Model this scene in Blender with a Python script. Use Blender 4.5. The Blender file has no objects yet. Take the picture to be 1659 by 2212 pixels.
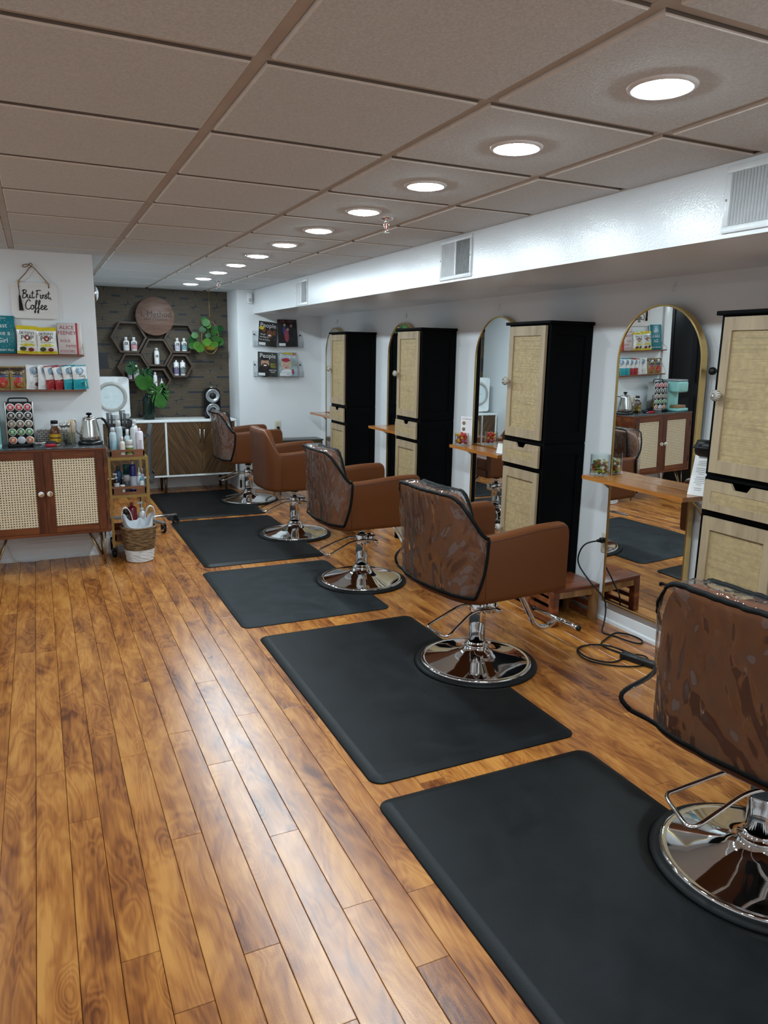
import bpy, bmesh, math, random
from mathutils import Vector, Matrix, noise
random.seed(7)
PI = math.pi
sc = bpy.context.scene
C = sc.collection

# ------------------------------------------------------------------ camera
def make_camera():
    yaw, pit, rol = 0.438712, -0.211699, 0.0167992
    fw = Vector((math.sin(yaw)*math.cos(pit), math.cos(yaw)*math.cos(pit), math.sin(pit)))
    rt = Vector((math.cos(yaw), -math.sin(yaw), 0)); up = rt.cross(fw)
    r2 = math.cos(rol)*rt + math.sin(rol)*up; u2 = r2.cross(fw)
    cd = bpy.data.cameras.new('camera'); cam = bpy.data.objects.new('camera', cd); C.objects.link(cam)
    cd.sensor_fit = 'VERTICAL'; cd.sensor_height = 36.0; cd.sensor_width = 27.0
    cd.lens = 1583.47*36.0/2212.0; cd.clip_start = .05; cd.clip_end = 60
    m = Matrix((r2, u2, -fw)).transposed().to_4x4()
    m.translation = Vector((-0.515958, -1.796885, 1.5114)); cam.matrix_world = m
    sc.camera = cam
make_camera()
# ------------------------------------------------------------------ world and exposure
w = bpy.data.worlds.new('world'); sc.world = w; w.use_nodes = True
w.node_tree.nodes['Background'].inputs[0].default_value = (.5, .55, .6, 1)
w.node_tree.nodes['Background'].inputs[1].default_value = 0.05
vs = sc.view_settings
vs.view_transform = 'Standard'; vs.look = 'None'; vs.gamma = 1; vs.use_curve_mapping = False; vs.exposure = 0.0
LAMP = 245.0          # radiance of the recessed ceiling lamps
LAMP_COL = (.76, .92, 1.0)

# ------------------------------------------------------------------ node materials
MATS = {}
class NT:
    def __init__(s, name):
        s.m = bpy.data.materials.new(name); s.m.use_nodes = True; s.t = s.m.node_tree
        s.b = s.t.nodes['Principled BSDF']; s.out = s.t.nodes['Material Output']
    def n(s, typ, **kw):
        nd = s.t.nodes.new(typ)
        for k, v in kw.items(): setattr(nd, k, v)
        return nd
    def l(s, a, b): s.t.links.new(a, b)
    def setin(s, sock, v):
        if hasattr(v, 'is_linked') or hasattr(v, 'links'): s.l(v, sock)
        else: sock.default_value = v
    def math(s, op, a, b=0.0, c=None):
        nd = s.n('ShaderNodeMath', operation=op); s.setin(nd.inputs[0], a); s.setin(nd.inputs[1], b)
        if c is not None: s.setin(nd.inputs[2], c)
        return nd.outputs[0]
    def pos(s): return s.n('ShaderNodeNewGeometry').outputs['Position']
    def objc(s): return s.n('ShaderNodeTexCoord').outputs['Object']
    def mapping(s, v, scale=(1,1,1), loc=(0,0,0)):
        nd = s.n('ShaderNodeMapping'); s.l(v, nd.inputs[0]); nd.inputs['Scale'].default_value = scale; nd.inputs['Location'].default_value = loc
        return nd.outputs[0]
    def noise(s, v, scale, detail=4, rough=.55, dist=0):
        nd = s.n('ShaderNodeTexNoise'); s.l(v, nd.inputs['Vector']); nd.inputs['Scale'].default_value = scale
        nd.inputs['Detail'].default_value = detail; nd.inputs['Roughness'].default_value = rough; nd.inputs['Distortion'].default_value = dist
        return nd.outputs['Fac']
    def ramp(s, fac, stops):
        nd = s.n('ShaderNodeValToRGB'); e = nd.color_ramp.elements
        while len(e) < len(stops): e.new(.5)
        for el, (p, c) in zip(e, stops): el.position = p; el.color = (*c, 1) if len(c) == 3 else c
        s.l(fac, nd.inputs[0]); return nd.outputs[0]
    def mix(s, fac, a, b, mode='MIX'):
        nd = s.n('ShaderNodeMix', data_type='RGBA', blend_type=mode)
        s.setin(nd.inputs[0], fac)
        for i, v in ((6, a), (7, b)):
            if isinstance(v, tuple): nd.inputs[i].default_value = (*v, 1) if len(v) == 3 else v
            else: s.l(v, nd.inputs[i])
        return nd.outputs[2]
    def bump(s, h, strength=.2, dist=.01):
        nd = s.n('ShaderNodeBump'); s.l(h, nd.inputs['Height']); nd.inputs['Strength'].default_value = strength; nd.inputs['Distance'].default_value = dist
        s.l(nd.outputs[0], s.b.inputs['Normal']); return nd.outputs[0]
    def col(s, v):
        if isinstance(v, tuple): s.b.inputs['Base Color'].default_value = (*v, 1)
        else: s.l(v, s.b.inputs['Base Color'])
    def p(s, **kw):
        names = dict(rough='Roughness', metal='Metallic', trans='Transmission Weight', ior='IOR', alpha='Alpha', coat='Coat Weight', spec='Specular IOR Level', coatr='Coat Roughness', sheen='Sheen Weight', sss='Subsurface Weight')
        for k, v in kw.items(): s.setin(s.b.inputs[names[k]], v)

def plain(name, col, rough=.5, metal=0, var=.06, scale=20, bump=0, bscale=60, spec=.5, coat=0):
    """simple procedural material: base colour with a little noise, optional fine relief"""
    if name in MATS: return MATS[name]
    k = NT(name); pos = k.pos()
    nz = k.noise(pos, scale, 3)
    k.col(k.ramp(nz, [(.3, tuple(c*(1-var) for c in col)), (.7, tuple(min(1, c*(1+var)) for c in col))]))
    k.p(rough=rough, metal=metal, spec=spec, coat=coat)
    if bump: k.bump(k.noise(pos, bscale, 4), bump, .004)
    MATS[name] = k.m; return k.m

def glassy(name, tint=(1,1,1), rough=.0, f0=1.5, veil=0.0, bump=None, r0=None):
    """thin clear sheet: transparent with a fresnel reflection"""
    if name in MATS: return MATS[name]
    k = NT(name); k.t.nodes.remove(k.b)
    tr = k.n('ShaderNodeBsdfTransparent'); tr.inputs[0].default_value = (*tint, 1)
    gl = k.n('ShaderNodeBsdfGlossy'); gl.inputs['Roughness'].default_value = rough
    fr = k.n('ShaderNodeLayerWeight'); fr.inputs[0].default_value = .5; r0 = r0 or ((f0-1)/(f0+1))**2
    if bump:
        b = k.n('ShaderNodeBump'); b.inputs['Strength'].default_value = bump[1]; b.inputs['Distance'].default_value = bump[2]
        pos = k.pos(); wv = k.mapping(pos, (1, 1, .45))
        h = k.math('ADD', k.noise(wv, bump[0], 2, .5, 1.6), k.math('MULTIPLY', k.noise(wv, bump[0]*2.6, 1, .5, .8), .35))
        k.l(h, b.inputs['Height']); k.l(b.outputs[0], gl.inputs['Normal']); k.l(b.outputs[0], fr.inputs['Normal'])
    mx = k.n('ShaderNodeMixShader'); k.l(k.math('ADD', r0, k.math('MULTIPLY', k.math('POWER', fr.outputs['Facing'], 4.0), 1-r0)), mx.inputs[0]); k.l(tr.outputs[0], mx.inputs[1]); k.l(gl.outputs[0], mx.inputs[2])
    o = mx.outputs[0]
    if veil:
        df = k.n('ShaderNodeBsdfDiffuse'); df.inputs[0].default_value = (.8, .78, .78, 1)
        m2 = k.n('ShaderNodeMixShader'); m2.inputs[0].default_value = veil; k.l(o, m2.inputs[1]); k.l(df.outputs[0], m2.inputs[2]); o = m2.outputs[0]
    k.l(o, k.out.inputs[0]); MATS[name] = k.m; return k.m

def wood(name, light, dark, axis='Y', scale=1.0, rough=.4, fine=1.0, mid=None, use_obj=True, coat=0):
    if name in MATS: return MATS[name]
    k = NT(name); v = k.objc() if use_obj else k.pos()
    st = {'X': (.12, 1, 1), 'Y': (1, .12, 1), 'Z': (1, 1, .12)}[axis]
    a = k.mapping(v, tuple(c*scale for c in st))
    n1 = k.noise(a, 14, 5, .6, .7); n2 = k.noise(a, 90*fine, 3, .6)
    f = k.math('ADD', k.math('MULTIPLY', n1, .8), k.math('MULTIPLY', n2, .25))
    mid = mid or tuple((x+y)/2 for x, y in zip(light, dark))
    k.col(k.ramp(f, [(.34, dark), (.5, mid), (.66, light)]))
    k.p(rough=rough, coat=coat); k.bump(n2, .08, .002)
    MATS[name] = k.m; return k.m

# ------------------------------------------------------------------ mesh builder
def catmull(pts, n=6, closed=False):
    pts = [Vector(p) for p in pts]; out = []; N = len(pts)
    rng = range(N) if closed else range(N-1)
    for i in rng:
        p0 = pts[(i-1) % N] if closed or i > 0 else pts[0]
        p1 = pts[i]; p2 = pts[(i+1) % N]; p3 = pts[(i+2) % N] if closed or i+2 < N else pts[-1]
        for j in range(n):
            t = j/n
            out.append(.5*((2*p1)+(p2-p0)*t+(2*p0-5*p1+4*p2-p3)*t*t+(3*p1-p0-3*p2+p3)*t**3))
    if not closed: out.append(pts[-1])
    return out

class MB:
    def __init__(s): s.v = []; s.f = []; s.sm = []; s.mi = []
    def add(s, vs, fs, smooth=False, mi=0):
        o = len(s.v); s.v += [tuple(v) for v in vs]
        for f in fs: s.f.append(tuple(i+o for i in f)); s.sm.append(smooth); s.mi.append(mi)
        return s
    def box(s, x0, x1, y0, y1, z0, z1, mi=0):
        vs = [(x, y, z) for z in (z0, z1) for y in (y0, y1) for x in (x0, x1)]
        return s.add(vs, [(0,2,3,1),(4,5,7,6),(0,1,5,4),(2,6,7,3),(0,4,6,2),(1,3,7,5)], False, mi)
    def rbox(s, x0, x1, y0, y1, z0, z1, r=.005, seg=2, smooth=True, mi=0):
        bm = bmesh.new(); bmesh.ops.create_cube(bm, size=1)
        for v in bm.verts:
            v.co = ((x0+x1)/2+v.co.x*(x1-x0), (y0+y1)/2+v.co.y*(y1-y0), (z0+z1)/2+v.co.z*(z1-z0))
        r = min(r, .49*min(x1-x0, y1-y0, z1-z0))
        bmesh.ops.bevel(bm, geom=bm.edges[:], offset=r, segments=seg, profile=.5, affect='EDGES')
        bm.verts.index_update()
        s.add([v.co.copy() for v in bm.verts], [[v.index for v in f.verts] for f in bm.faces], smooth, mi); bm.free(); return s
    def lathe(s, prof, n=24, c=(0,0,0), axis='Z', smooth=True, mi=0, caps=True):
        vs = []; fs = []; m = len(prof)
        def ax(p): return (p[2]+c[0], p[0]+c[1], p[1]+c[2]) if axis == 'X' else ((p[1]+c[0], p[2]+c[1], p[0]+c[2]) if axis == 'Y' else (p[0]+c[0], p[1]+c[1], p[2]+c[2]))
        p0 = prof[0][0] < 1e-6; p1 = prof[-1][0] < 1e-6
        if p0 or p1:
            body = prof[(1 if p0 else 0):(-1 if p1 else None)]; m = len(body)
            for i in range(n):
                a = 2*PI*i/n
                for r, z in body: vs.append(ax((r*math.cos(a), r*math.sin(a), z)))
            for i in range(n):
                j = (i+1) % n
                for k in range(m-1): fs.append((i*m+k, j*m+k, j*m+k+1, i*m+k+1))
            if p0: vs.append(ax((0, 0, prof[0][1]))); q = len(vs)-1; fs += [(q, ((i+1) % n)*m, i*m) for i in range(n)]
            elif caps: fs.append(tuple(i*m for i in range(n))[::-1])
            if p1: vs.append(ax((0, 0, prof[-1][1]))); q = len(vs)-1; fs += [(q, i*m+m-1, ((i+1) % n)*m+m-1) for i in range(n)]
            elif caps and m > 1: fs.append(tuple(i*m+m-1 for i in range(n)))
            return s.add(vs, fs, smooth, mi)
        for i in range(n):
            a = 2*PI*i/n; ca, sa = math.cos(a), math.sin(a)
            for r, z in prof:
                p = (r*ca, r*sa, z)
                if axis == 'X': p = (z, r*ca, r*sa)
                elif axis == 'Y': p = (r*sa, z, r*ca)
                vs.append((p[0]+c[0], p[1]+c[1], p[2]+c[2]))
        for i in range(n):
            j = (i+1) % n
            for k in range(m-1): fs.append((i*m+k, j*m+k, j*m+k+1, i*m+k+1))
        if caps:
            if prof[0][0] > 1e-6: fs.append(tuple(i*m for i in range(n))[::-1])
            if prof[-1][0] > 1e-6: fs.append(tuple(i*m+m-1 for i in range(n)))
        return s.add(vs, fs, smooth, mi)
    def cyl(s, c, r, h, n=20, axis='Z', mi=0, smooth=True): return s.lathe([(r, 0), (r, h)], n, c, axis, smooth, mi)
    def tube(s, path, r, n=8, closed=False, mi=0, ry=None, up=None):
        P = [Vector(p) for p in path]; N = len(P); vs = []; fs = []
        prev = None
        for i in range(N):
            if closed: t = P[(i+1) % N]-P[i-1]
            else: t = P[min(i+1, N-1)]-P[max(i-1, 0)]
            if t.length < 1e-9: t = Vector((0, 0, 1))
            t.normalize()
            if prev is None:
                a = Vector(up) if up else (Vector((0, 0, 1)) if abs(t.z) < .9 else Vector((1, 0, 0)))
            else: a = prev
            u = (a - t*a.dot(t));
            if u.length < 1e-6: u = t.orthogonal()
            u.normalize(); prev = u; w = t.cross(u)
            rr = r[i] if isinstance(r, (list, tuple)) else r
            r2 = ry if ry is not None else rr
            for k in range(n):
                an = 2*PI*k/n; vs.append(P[i]+u*math.cos(an)*rr+w*math.sin(an)*r2)
        for i in range(N if closed else N-1):
            j = (i+1) % N
            for k in range(n): fs.append((i*n+k, i*n+(k+1) % n, j*n+(k+1) % n, j*n+k))
        if not closed: fs.append(tuple(range(n))[::-1]); fs.append(tuple((N-1)*n+k for k in range(n)))
        return s.add(vs, fs, True, mi)
    def prism(s, poly, a, b, plane='XY', mi=0, smooth=False):
        """extrude a 2-d polygon between a and b along the axis normal to plane"""
        n = len(poly)
        def P(u, v, h): return {'XY': (u, v, h), 'XZ': (u, h, v), 'YZ': (h, u, v)}[plane]
        vs = [P(u, v, a) for u, v in poly]+[P(u, v, b) for u, v in poly]
        fs = [tuple(range(n))[::-1], tuple(range(n, 2*n))]
        s.add(vs, fs, False, mi)
        o = len(s.v)-2*n
        for i in range(n):
            j = (i+1) % n; s.f.append((o+i, o+j, o+n+j, o+n+i)); s.sm.append(smooth); s.mi.append(mi)
        return s
    def grid(s, pts, nu, nv, closed_u=False, smooth=True, mi=0):
        fs = []
        for i in range(nu if closed_u else nu-1):
            j = (i+1) % nu
            for k in range(nv-1): fs.append((i*nv+k, j*nv+k, j*nv+k+1, i*nv+k+1))
        return s.add(pts, fs, smooth, mi)
    def xf(s, M):
        s.v = [tuple(M @ Vector(v)) for v in s.v]; return s
    def mesh(s, name, fix=True):
        me = bpy.data.meshes.new(name); me.from_pydata(s.v, [], s.f)
        me.polygons.foreach_set('use_smooth', s.sm); me.polygons.foreach_set('material_index', s.mi)
        if fix:
            bm = bmesh.new(); bm.from_mesh(me); bmesh.ops.recalc_face_normals(bm, faces=bm.faces[:]); bm.to_mesh(me); bm.free()
        me.update(); return me

def ob(name, mb, mat, parent=None, kind=None, label=None, loc=None, fix=True):
    me = mb if isinstance(mb, bpy.types.Mesh) else mb.mesh(name, fix)
    if mat is not None and not len(me.materials):
        for m in (mat if isinstance(mat, (list, tuple)) else [mat]): me.materials.append(m)
    o = bpy.data.objects.new(name, me); C.objects.link(o)
    if parent: o.parent = parent
    if kind: o['kind'] = kind
    if label: o['label'] = label
    if loc: o.location = loc
    return o
def tag(o, label, cat, group=None):
    o['label'] = label; o['category'] = cat
    if group: o['group'] = group
    return o
def thing(name, label, cat, loc=(0,0,0), rz=0, group=None):
    o = bpy.data.objects.new(name, None); C.objects.link(o); o.empty_display_size = .05
    o.location = loc; o.rotation_euler = (0, 0, rz); return tag(o, label, cat, group)
def dup(root, loc, rz=None, label=None, group=None):
    def cp(o, par):
        c = o.copy(); C.objects.link(c); c.parent = par
        for ch in o.children: cp(ch, c)
        return c
    r = cp(root, None); r.location = loc
    if rz is not None: r.rotation_euler = (0, 0, rz)
    if label: r['label'] = label
    if group: r['group'] = group
    return r
_tc = {}
def text2d(s, size=1.0, align='CENTER'):
    """flat lettering: vertices and faces in 2-d, baseline at 0"""
    key = (s, align)
    if key not in _tc:
        cu = bpy.data.curves.new('t', 'FONT'); cu.body = s; cu.align_x = align; cu.size = 1; cu.resolution_u = 3; cu.fill_mode = 'FRONT'
        o = bpy.data.objects.new('t', cu); C.objects.link(o)
        dg = bpy.context.evaluated_depsgraph_get(); me = bpy.data.meshes.new_from_object(o.evaluated_get(dg))
        _tc[key] = ([v.co.xy[:] for v in me.vertices], [tuple(p.vertices) for p in me.polygons])
        bpy.data.meshes.remove(me); bpy.data.objects.remove(o); bpy.data.curves.remove(cu)
    vs, fs = _tc[key]
    return [(x*size, y*size) for x, y in vs], fs
def text_mb(mb, s, size, f, align='CENTER', mi=0, sx=1.0):
    vs, fs = text2d(s, size, align)
    return mb.add([f(x*sx, y) for x, y in vs], fs, False, mi)
def rrect(w, h, r, n=5, cx=0, cy=0):
    out = []
    for sx, sy, a0 in ((1, 1, 0), (-1, 1, 90), (-1, -1, 180), (1, -1, 270)):
        for i in range(n+1):
            a = math.radians(a0+90*i/n); out.append((cx+sx*(w/2-r)+r*math.cos(a), cy+sy*(h/2-r)+r*math.sin(a)))
    return out
def circ(r, n=24, cx=0, cy=0): return [(cx+r*math.cos(2*PI*i/n), cy+r*math.sin(2*PI*i/n)) for i in range(n)]
def sstep(t): t = max(0, min(1, t)); return t*t*(3-2*t)
# ------------------------------------------------------------------ room dimensions
XW, XL, YN, YB, YP, YF = 2.42, -2.6, -4.0, 6.65, 3.96, 6.20
XS, ZS, ZG, ZT = 1.645, 1.917, 2.169, 2.159      # soffit side, soffit underside, ceiling grid, tile face
XPIL, XPE = 1.468, -.106                          # pillar side, partition end

def m_wall(name, col, rough, bstr, bscale=45, bd=.003):
    k = NT(name); pos = k.pos()
    k.col(k.ramp(k.noise(pos, 1.5, 3), [(.3, tuple(c*.97 for c in col)), (.7, col)]))
    k.p(rough=rough); k.bump(k.noise(pos, bscale, 3, .5), bstr, bd); return k.m
WALL = m_wall('white wall paint', (.80, .815, .83), .45, .12)
GLOSSW = m_wall('glossy white paint', (.76, .775, .79), .16, .3, 130, .003)
TRIMW = m_wall('white trim paint', (.80, .81, .82), .3, .05)
def m_tile():
    k = NT('ceiling tile'); pos = k.pos(); n = k.noise(pos, 160, 3, .6); big = k.noise(pos, 2.0, 3)
    rnd = k.n('ShaderNodeObjectInfo').outputs['Random']
    c = k.ramp(n, [(.3, (.57, .60, .615)), (.65, (.74, .775, .795))])
    c = k.mix(k.math('MULTIPLY', big, .22), c, (.53, .55, .56))
    c = k.mix(k.math('MULTIPLY', rnd, .16), c, (.55, .575, .585))
    k.col(c); k.p(rough=.95, spec=.1); k.bump(n, .7, .004); return k.m
TILE = m_tile()
TBAR = plain('grid bar enamel', (.50, .46, .42), .5, var=.08, scale=6)
TSHADE = plain('tile edge painted shade', (.22, .19, .165), .9)  # shade in the cross gaps, painted into the colour of these tile sides
TEDGE = plain('tile edge white', (.80, .78, .75), .8)
def m_floor():
    k = NT('laminate plank'); pos = k.pos()
    at = k.n('ShaderNodeAttribute', attribute_name='rnd'); rnd = at.outputs['Fac']
    off = k.n('ShaderNodeCombineXYZ'); k.setin(off.inputs[0], k.math('MULTIPLY', rnd, 37.0)); k.setin(off.inputs[1], k.math('MULTIPLY', rnd, 91.0))
    add = k.n('ShaderNodeVectorMath', operation='ADD'); k.l(pos, add.inputs[0]); k.l(off.outputs[0], add.inputs[1]); v = add.outputs[0]
    low = k.noise(k.mapping(v, (9, 2.4, 1)), 1.0, 3, .55, .9)            # large cloudy figure
    grain = k.noise(k.mapping(v, (150, 7, 1)), 1.0, 3, .6, .3)
    vor = k.n('ShaderNodeTexVoronoi'); k.l(k.mapping(v, (7.5, 2.7, 1)), vor.inputs['Vector']); vor.inputs['Scale'].default_value = 1.0
    knot = k.ramp(vor.outputs['Distance'], [(.0, (1, 1, 1)), (.30, (0, 0, 0))])
    fld = k.math('ADD', k.noise(k.mapping(v, (8, 2.2, 1)), 1.0, 2, .5, .8), k.math('MULTIPLY', knot, .55))
    rings = k.math('SINE', k.math('MULTIPLY', fld, 62.0))
    f = k.math('ADD', k.math('MULTIPLY', low, 1.0), k.math('MULTIPLY', rings, .058))
    f = k.math('ADD', f, k.math('MULTIPLY', k.math('SUBTRACT', grain, .5), .34))
    f = k.math('SUBTRACT', f, k.math('MULTIPLY', knot, .20))
    f = k.math('ADD', f, k.math('MULTIPLY', k.math('SUBTRACT', rnd, .5), .17))
    c = k.ramp(f, [(.22, (.125, .032, .007)), (.38, (.275, .086, .017)), (.53, (.415, .150, .029)), (.74, (.57, .245, .055))])
    k.col(c)
    sp = k.noise(pos, 420, 2, .6)
    k.p(rough=k.math('ADD', .19, k.math('MULTIPLY', k.noise(v, 5, 3), .12)), spec=.8)
    k.bump(k.math('ADD', k.math('MULTIPLY', grain, .5), k.math('MULTIPLY', sp, .8)), .14, .002)
    return k.m
FLOORM = m_floor()
SUB = plain('joint dark', (.03, .015, .008), .8)

# ------------------------------------------------------------------ floor with its planks
floor = ob('floor', MB().box(XL-.1, XW+.1, YN-.1, YB+.1, -.06, -.0095), SUB, kind='structure')
PW, PL = .0965, 1.21
known = {-4: -.104, -3: .90, -2: .332, -1: -.204, 0: .717, 1: .224, 2: 1.05, 3: -.42, -5: .55, -6: -.32}
cands = []
c0 = int(math.floor((XL+.048)/PW)); c1 = int(math.ceil((XW+.048)/PW))
camx, camy = -.516, -1.797
for c in range(c0, c1):
    x0, x1 = -.048+c*PW, -.048+(c+1)*PW
    base = known.get(c, (c*.4637*PL) % PL)
    k = math.floor((YN-base)/PL)
    y = base+k*PL
    while y < YB:
        ya, yb = max(y, YN), min(y+PL, YB)
        xa, xb = max(x0, XL), min(x1, XW)
        if yb-ya > .02 and xb-xa > .01:
            cx, cy = (xa+xb)/2, (ya+yb)/2
            d = math.hypot(cx-camx, cy-camy); an = math.atan2(cx-camx, max(cy+.35-camy, .01))
            vis = -.06 < an < .93 and yb > -.75 and not (cx < -.12 and cy > 4.2)
            cands.append((0 if vis else 1, d, xa, xb, ya, yb))
        y += PL
cands.sort()
rest = MB(); rrnd = []
def set_rnd(me, vals):
    a = me.attributes.new('rnd', 'FLOAT', 'FACE'); a.data.foreach_set('value', vals)
rg = random.Random(3)
for i, (nv, d, xa, xb, ya, yb) in enumerate(cands):
    r = rg.random(); g = .0007
    if i < 290 and nv == 0:
        mb = MB().rbox(xa+g, xb-g, ya+g, yb-g, -.009, 0, .0012, 1, False)
        o = ob('plank', mb, FLOORM, floor); set_rnd(o.data, [r]*len(o.data.polygons))
    else:
        rest.box(xa+g, xb-g, ya+g, yb-g, -.009, 0); rrnd += [r]*6
o = ob('plank_field', rest, FLOORM, floor, kind='stuff', fix=False); set_rnd(o.data, rrnd)

# ------------------------------------------------------------------ walls
def st(name, mb, m, **k): return ob(name, mb, m, kind='structure', **k)
st('wall_right', MB().box(XW, XW+.12, YN-.12, YF+.5, 0, 2.3), WALL)
st('wall_soffit', MB().box(XS, XW, YN, YF, ZS, 2.3), GLOSSW)
st('wall_far', MB().box(XPIL, XW, YF, YB+.1, 0, 2.3), WALL)
st('wall_rear', MB().box(XL, XW, YN-.12, YN, 0, 2.3), WALL)
st('wall_left', MB().box(XL-.12, XL, YN-.12, YB+.12, 0, 2.3), WALL)
DX0, DX1 = -1.80, -.945                     # dark door in the partition
pw = MB().box(DX1, XPE, YP, YP+.12, 0, 2.3).box(XPE-.12, XPE, YP+.12, YB, 0, 2.3).box(XL, DX0, YP, YP+.12, 0, 2.3).box(DX0, DX1, YP, YP+.12, 2.03, 2.3)
st('wall_partition', pw, WALL)
DOORM = plain('black door paint', (.004, .004, .005), .45, spec=.15)
d = st('door_1', MB().rbox(DX0+.01, DX1-.01, YP+.03, YP+.075, .01, 2.02, .003), DOORM)
for za, zb in ((.15, .95), (1.1, 1.9)):
    for xa, xb in ((DX0+.1, DX0+.38), (DX1-.38, DX1-.1)): ob('panel', MB().rbox(xa, xb, YP+.022, YP+.032, za, zb, .004), DOORM, d)
ob('door_handle', MB().lathe([(.0, -.06), (.022, -.058), (.027, -.045), (.02, -.03), (.008, -.025), (.008, 0)], 16, (DX0+.07, YP+.03, 1.0), 'Y'), plain('brushed brass', (.55, .38, .16), .3, 1), d)
t = st('trim_1', MB().rbox(DX1-.005, DX1+.10, YP-.018, YP, 0, 2.10, .004).rbox(DX0-.10, DX0+.005, YP-.018, YP, 0, 2.10, .004).rbox(DX0-.10, DX1+.10, YP-.018, YP, 2.03, 2.13, .004), TRIMW)

def m_wallpaper():
    k = NT('labyrinth wallpaper'); pos = k.pos(); sp = k.n('ShaderNodeSeparateXYZ'); k.l(pos, sp.inputs[0])
    X, Z = sp.outputs[0], sp.outputs[2]
    wob = k.math('MULTIPLY', k.math('SUBTRACT', k.noise(pos, 14, 2), .5), .006)
    def layer(w, h, ox, oz, seed):
        z = k.math('ADD', k.math('ADD', Z, oz), wob); row = k.math('FLOOR', k.math('DIVIDE', z, h))
        wn = k.n('ShaderNodeTexWhiteNoise', noise_dimensions='1D'); k.setin(wn.inputs['W'], k.math('ADD', row, seed))
        x = k.math('ADD', k.math('ADD', X, k.math('MULTIPLY', wn.outputs[0], w)), k.math('ADD', ox, wob)); colm = k.math('FLOOR', k.math('DIVIDE', x, w))
        lx = k.math('ABSOLUTE', k.math('SUBTRACT', k.math('SUBTRACT', x, k.math('MULTIPLY', colm, w)), w/2))
        lz = k.math('ABSOLUTE', k.math('SUBTRACT', k.math('SUBTRACT', z, k.math('MULTIPLY', row, h)), h/2))
        a = k.math('MAXIMUM', k.math('SUBTRACT', lx, w/2-h/2), 0.0)
        mx = k.math('MAXIMUM', a, lz); ln = k.math('SQRT', k.math('ADD', k.math('MULTIPLY', a, a), k.math('MULTIPLY', lz, lz)))
        dist = k.math('ADD', k.math('MULTIPLY', mx, .72), k.math('MULTIPLY', ln, .28))
        cell = k.n('ShaderNodeTexWhiteNoise', noise_dimensions='2D'); cv = k.n('ShaderNodeCombineXYZ'); k.setin(cv.inputs[0], k.math('ADD', colm, seed)); k.setin(cv.inputs[1], row); k.l(cv.outputs[0], cell.inputs['Vector'])
        return dist, cell.outputs[0], h
    d1, r1, h1 = layer(.40, .168, .07, .03, 3.0)
    d2, r2, h2 = layer(.235, .168, .0, .03, 11.0)
    wn = k.n('ShaderNodeTexWhiteNoise', noise_dimensions='1D'); k.setin(wn.inputs['W'], k.math('FLOOR', k.math('DIVIDE', k.math('ADD', k.math('ADD', Z, .03), wob), .168)))
    sel = k.math('GREATER_THAN', wn.outputs[0], .5)
    def pick(a, b): return k.math('ADD', k.math('MULTIPLY', a, sel), k.math('MULTIPLY', b, k.math('SUBTRACT', 1.0, sel)))
    dist = pick(d1, d2); rr = pick(r1, r2)
    ph = k.math('FRACT', k.math('DIVIDE', dist, .0150))
    line = k.math('LESS_THAN', ph, .40)
    inside = k.math('LESS_THAN', dist, .0835); core = k.math('GREATER_THAN', dist, .014)
    dead = k.math('GREATER_THAN', rr, .10)
    on = k.math('MULTIPLY', k.math('MULTIPLY', inside, core), dead)
    gr = k.noise(k.mapping(pos, (14, 1, 140)), 1.0, 3)
    brown = k.ramp(gr, [(.35, (.021, .014, .0085)), (.65, (.066, .045, .026))])
    c = k.mix(line, brown, (.125, .088, .048)); c = k.mix(k.math('MULTIPLY', k.math('LESS_THAN', k.math('ABSOLUTE', k.math('SUBTRACT', ph, .62)), .16), .4), c, (.012, .010, .009))
    c = k.mix(on, (.017, .019, .023), c); k.col(c); k.p(rough=.6); k.bump(k.math('MULTIPLY', line, on), .25, .003); return k.m
st('wall_papered', MB().box(XPE-.12, XPIL, YB, YB+.1, 0, 2.3), m_wallpaper())

# baseboards with a moulded profile
def baseb(name, run, h, t=.018, ax='X'):
    """run: list of ((a0,a1), fixed, sign, axis)"""
    mb = MB()
    for (a0, a1), fx, sg, ax in run:
        prof = [(0, 0), (sg*(t+.006), 0), (sg*(t+.006), .018), (sg*t, .028), (sg*t, h*.72), (sg*t*.75, h*.76), (sg*t*.75, h*.84), (sg*t*.4, h*.95), (sg*t*.3, h), (0, h)]
        if ax == 'Y': mb.prism([(fx+u, z) for u, z in prof], a0, a1, 'XZ')
        else: mb.prism([(fx+u, z) for u, z in prof], a0, a1, 'YZ')
    return st(name, mb, TRIMW)
baseb('baseboard_right', [((YN, YF), XW, -1, 'Y')], .115)
baseb('baseboard_far', [((XPIL-.02, XW), YF, -1, 'X'), ((YF-.018, YB), XPIL, -1, 'Y')], .165)
baseb('baseboard_partition', [((DX1+.10, XPE+.02), YP, -1, 'X'), ((YP-.018, YB), XPE, 1, 'Y')], .175)
baseb('baseboard_papered', [((XPE, XPIL), YB, -1, 'X')], .15)
baseb('baseboard_left', [((YN, YP), XL, 1, 'Y')], .15)
baseb('baseboard_rear', [((XL, XW), YN, 1, 'X')], .15)

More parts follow.
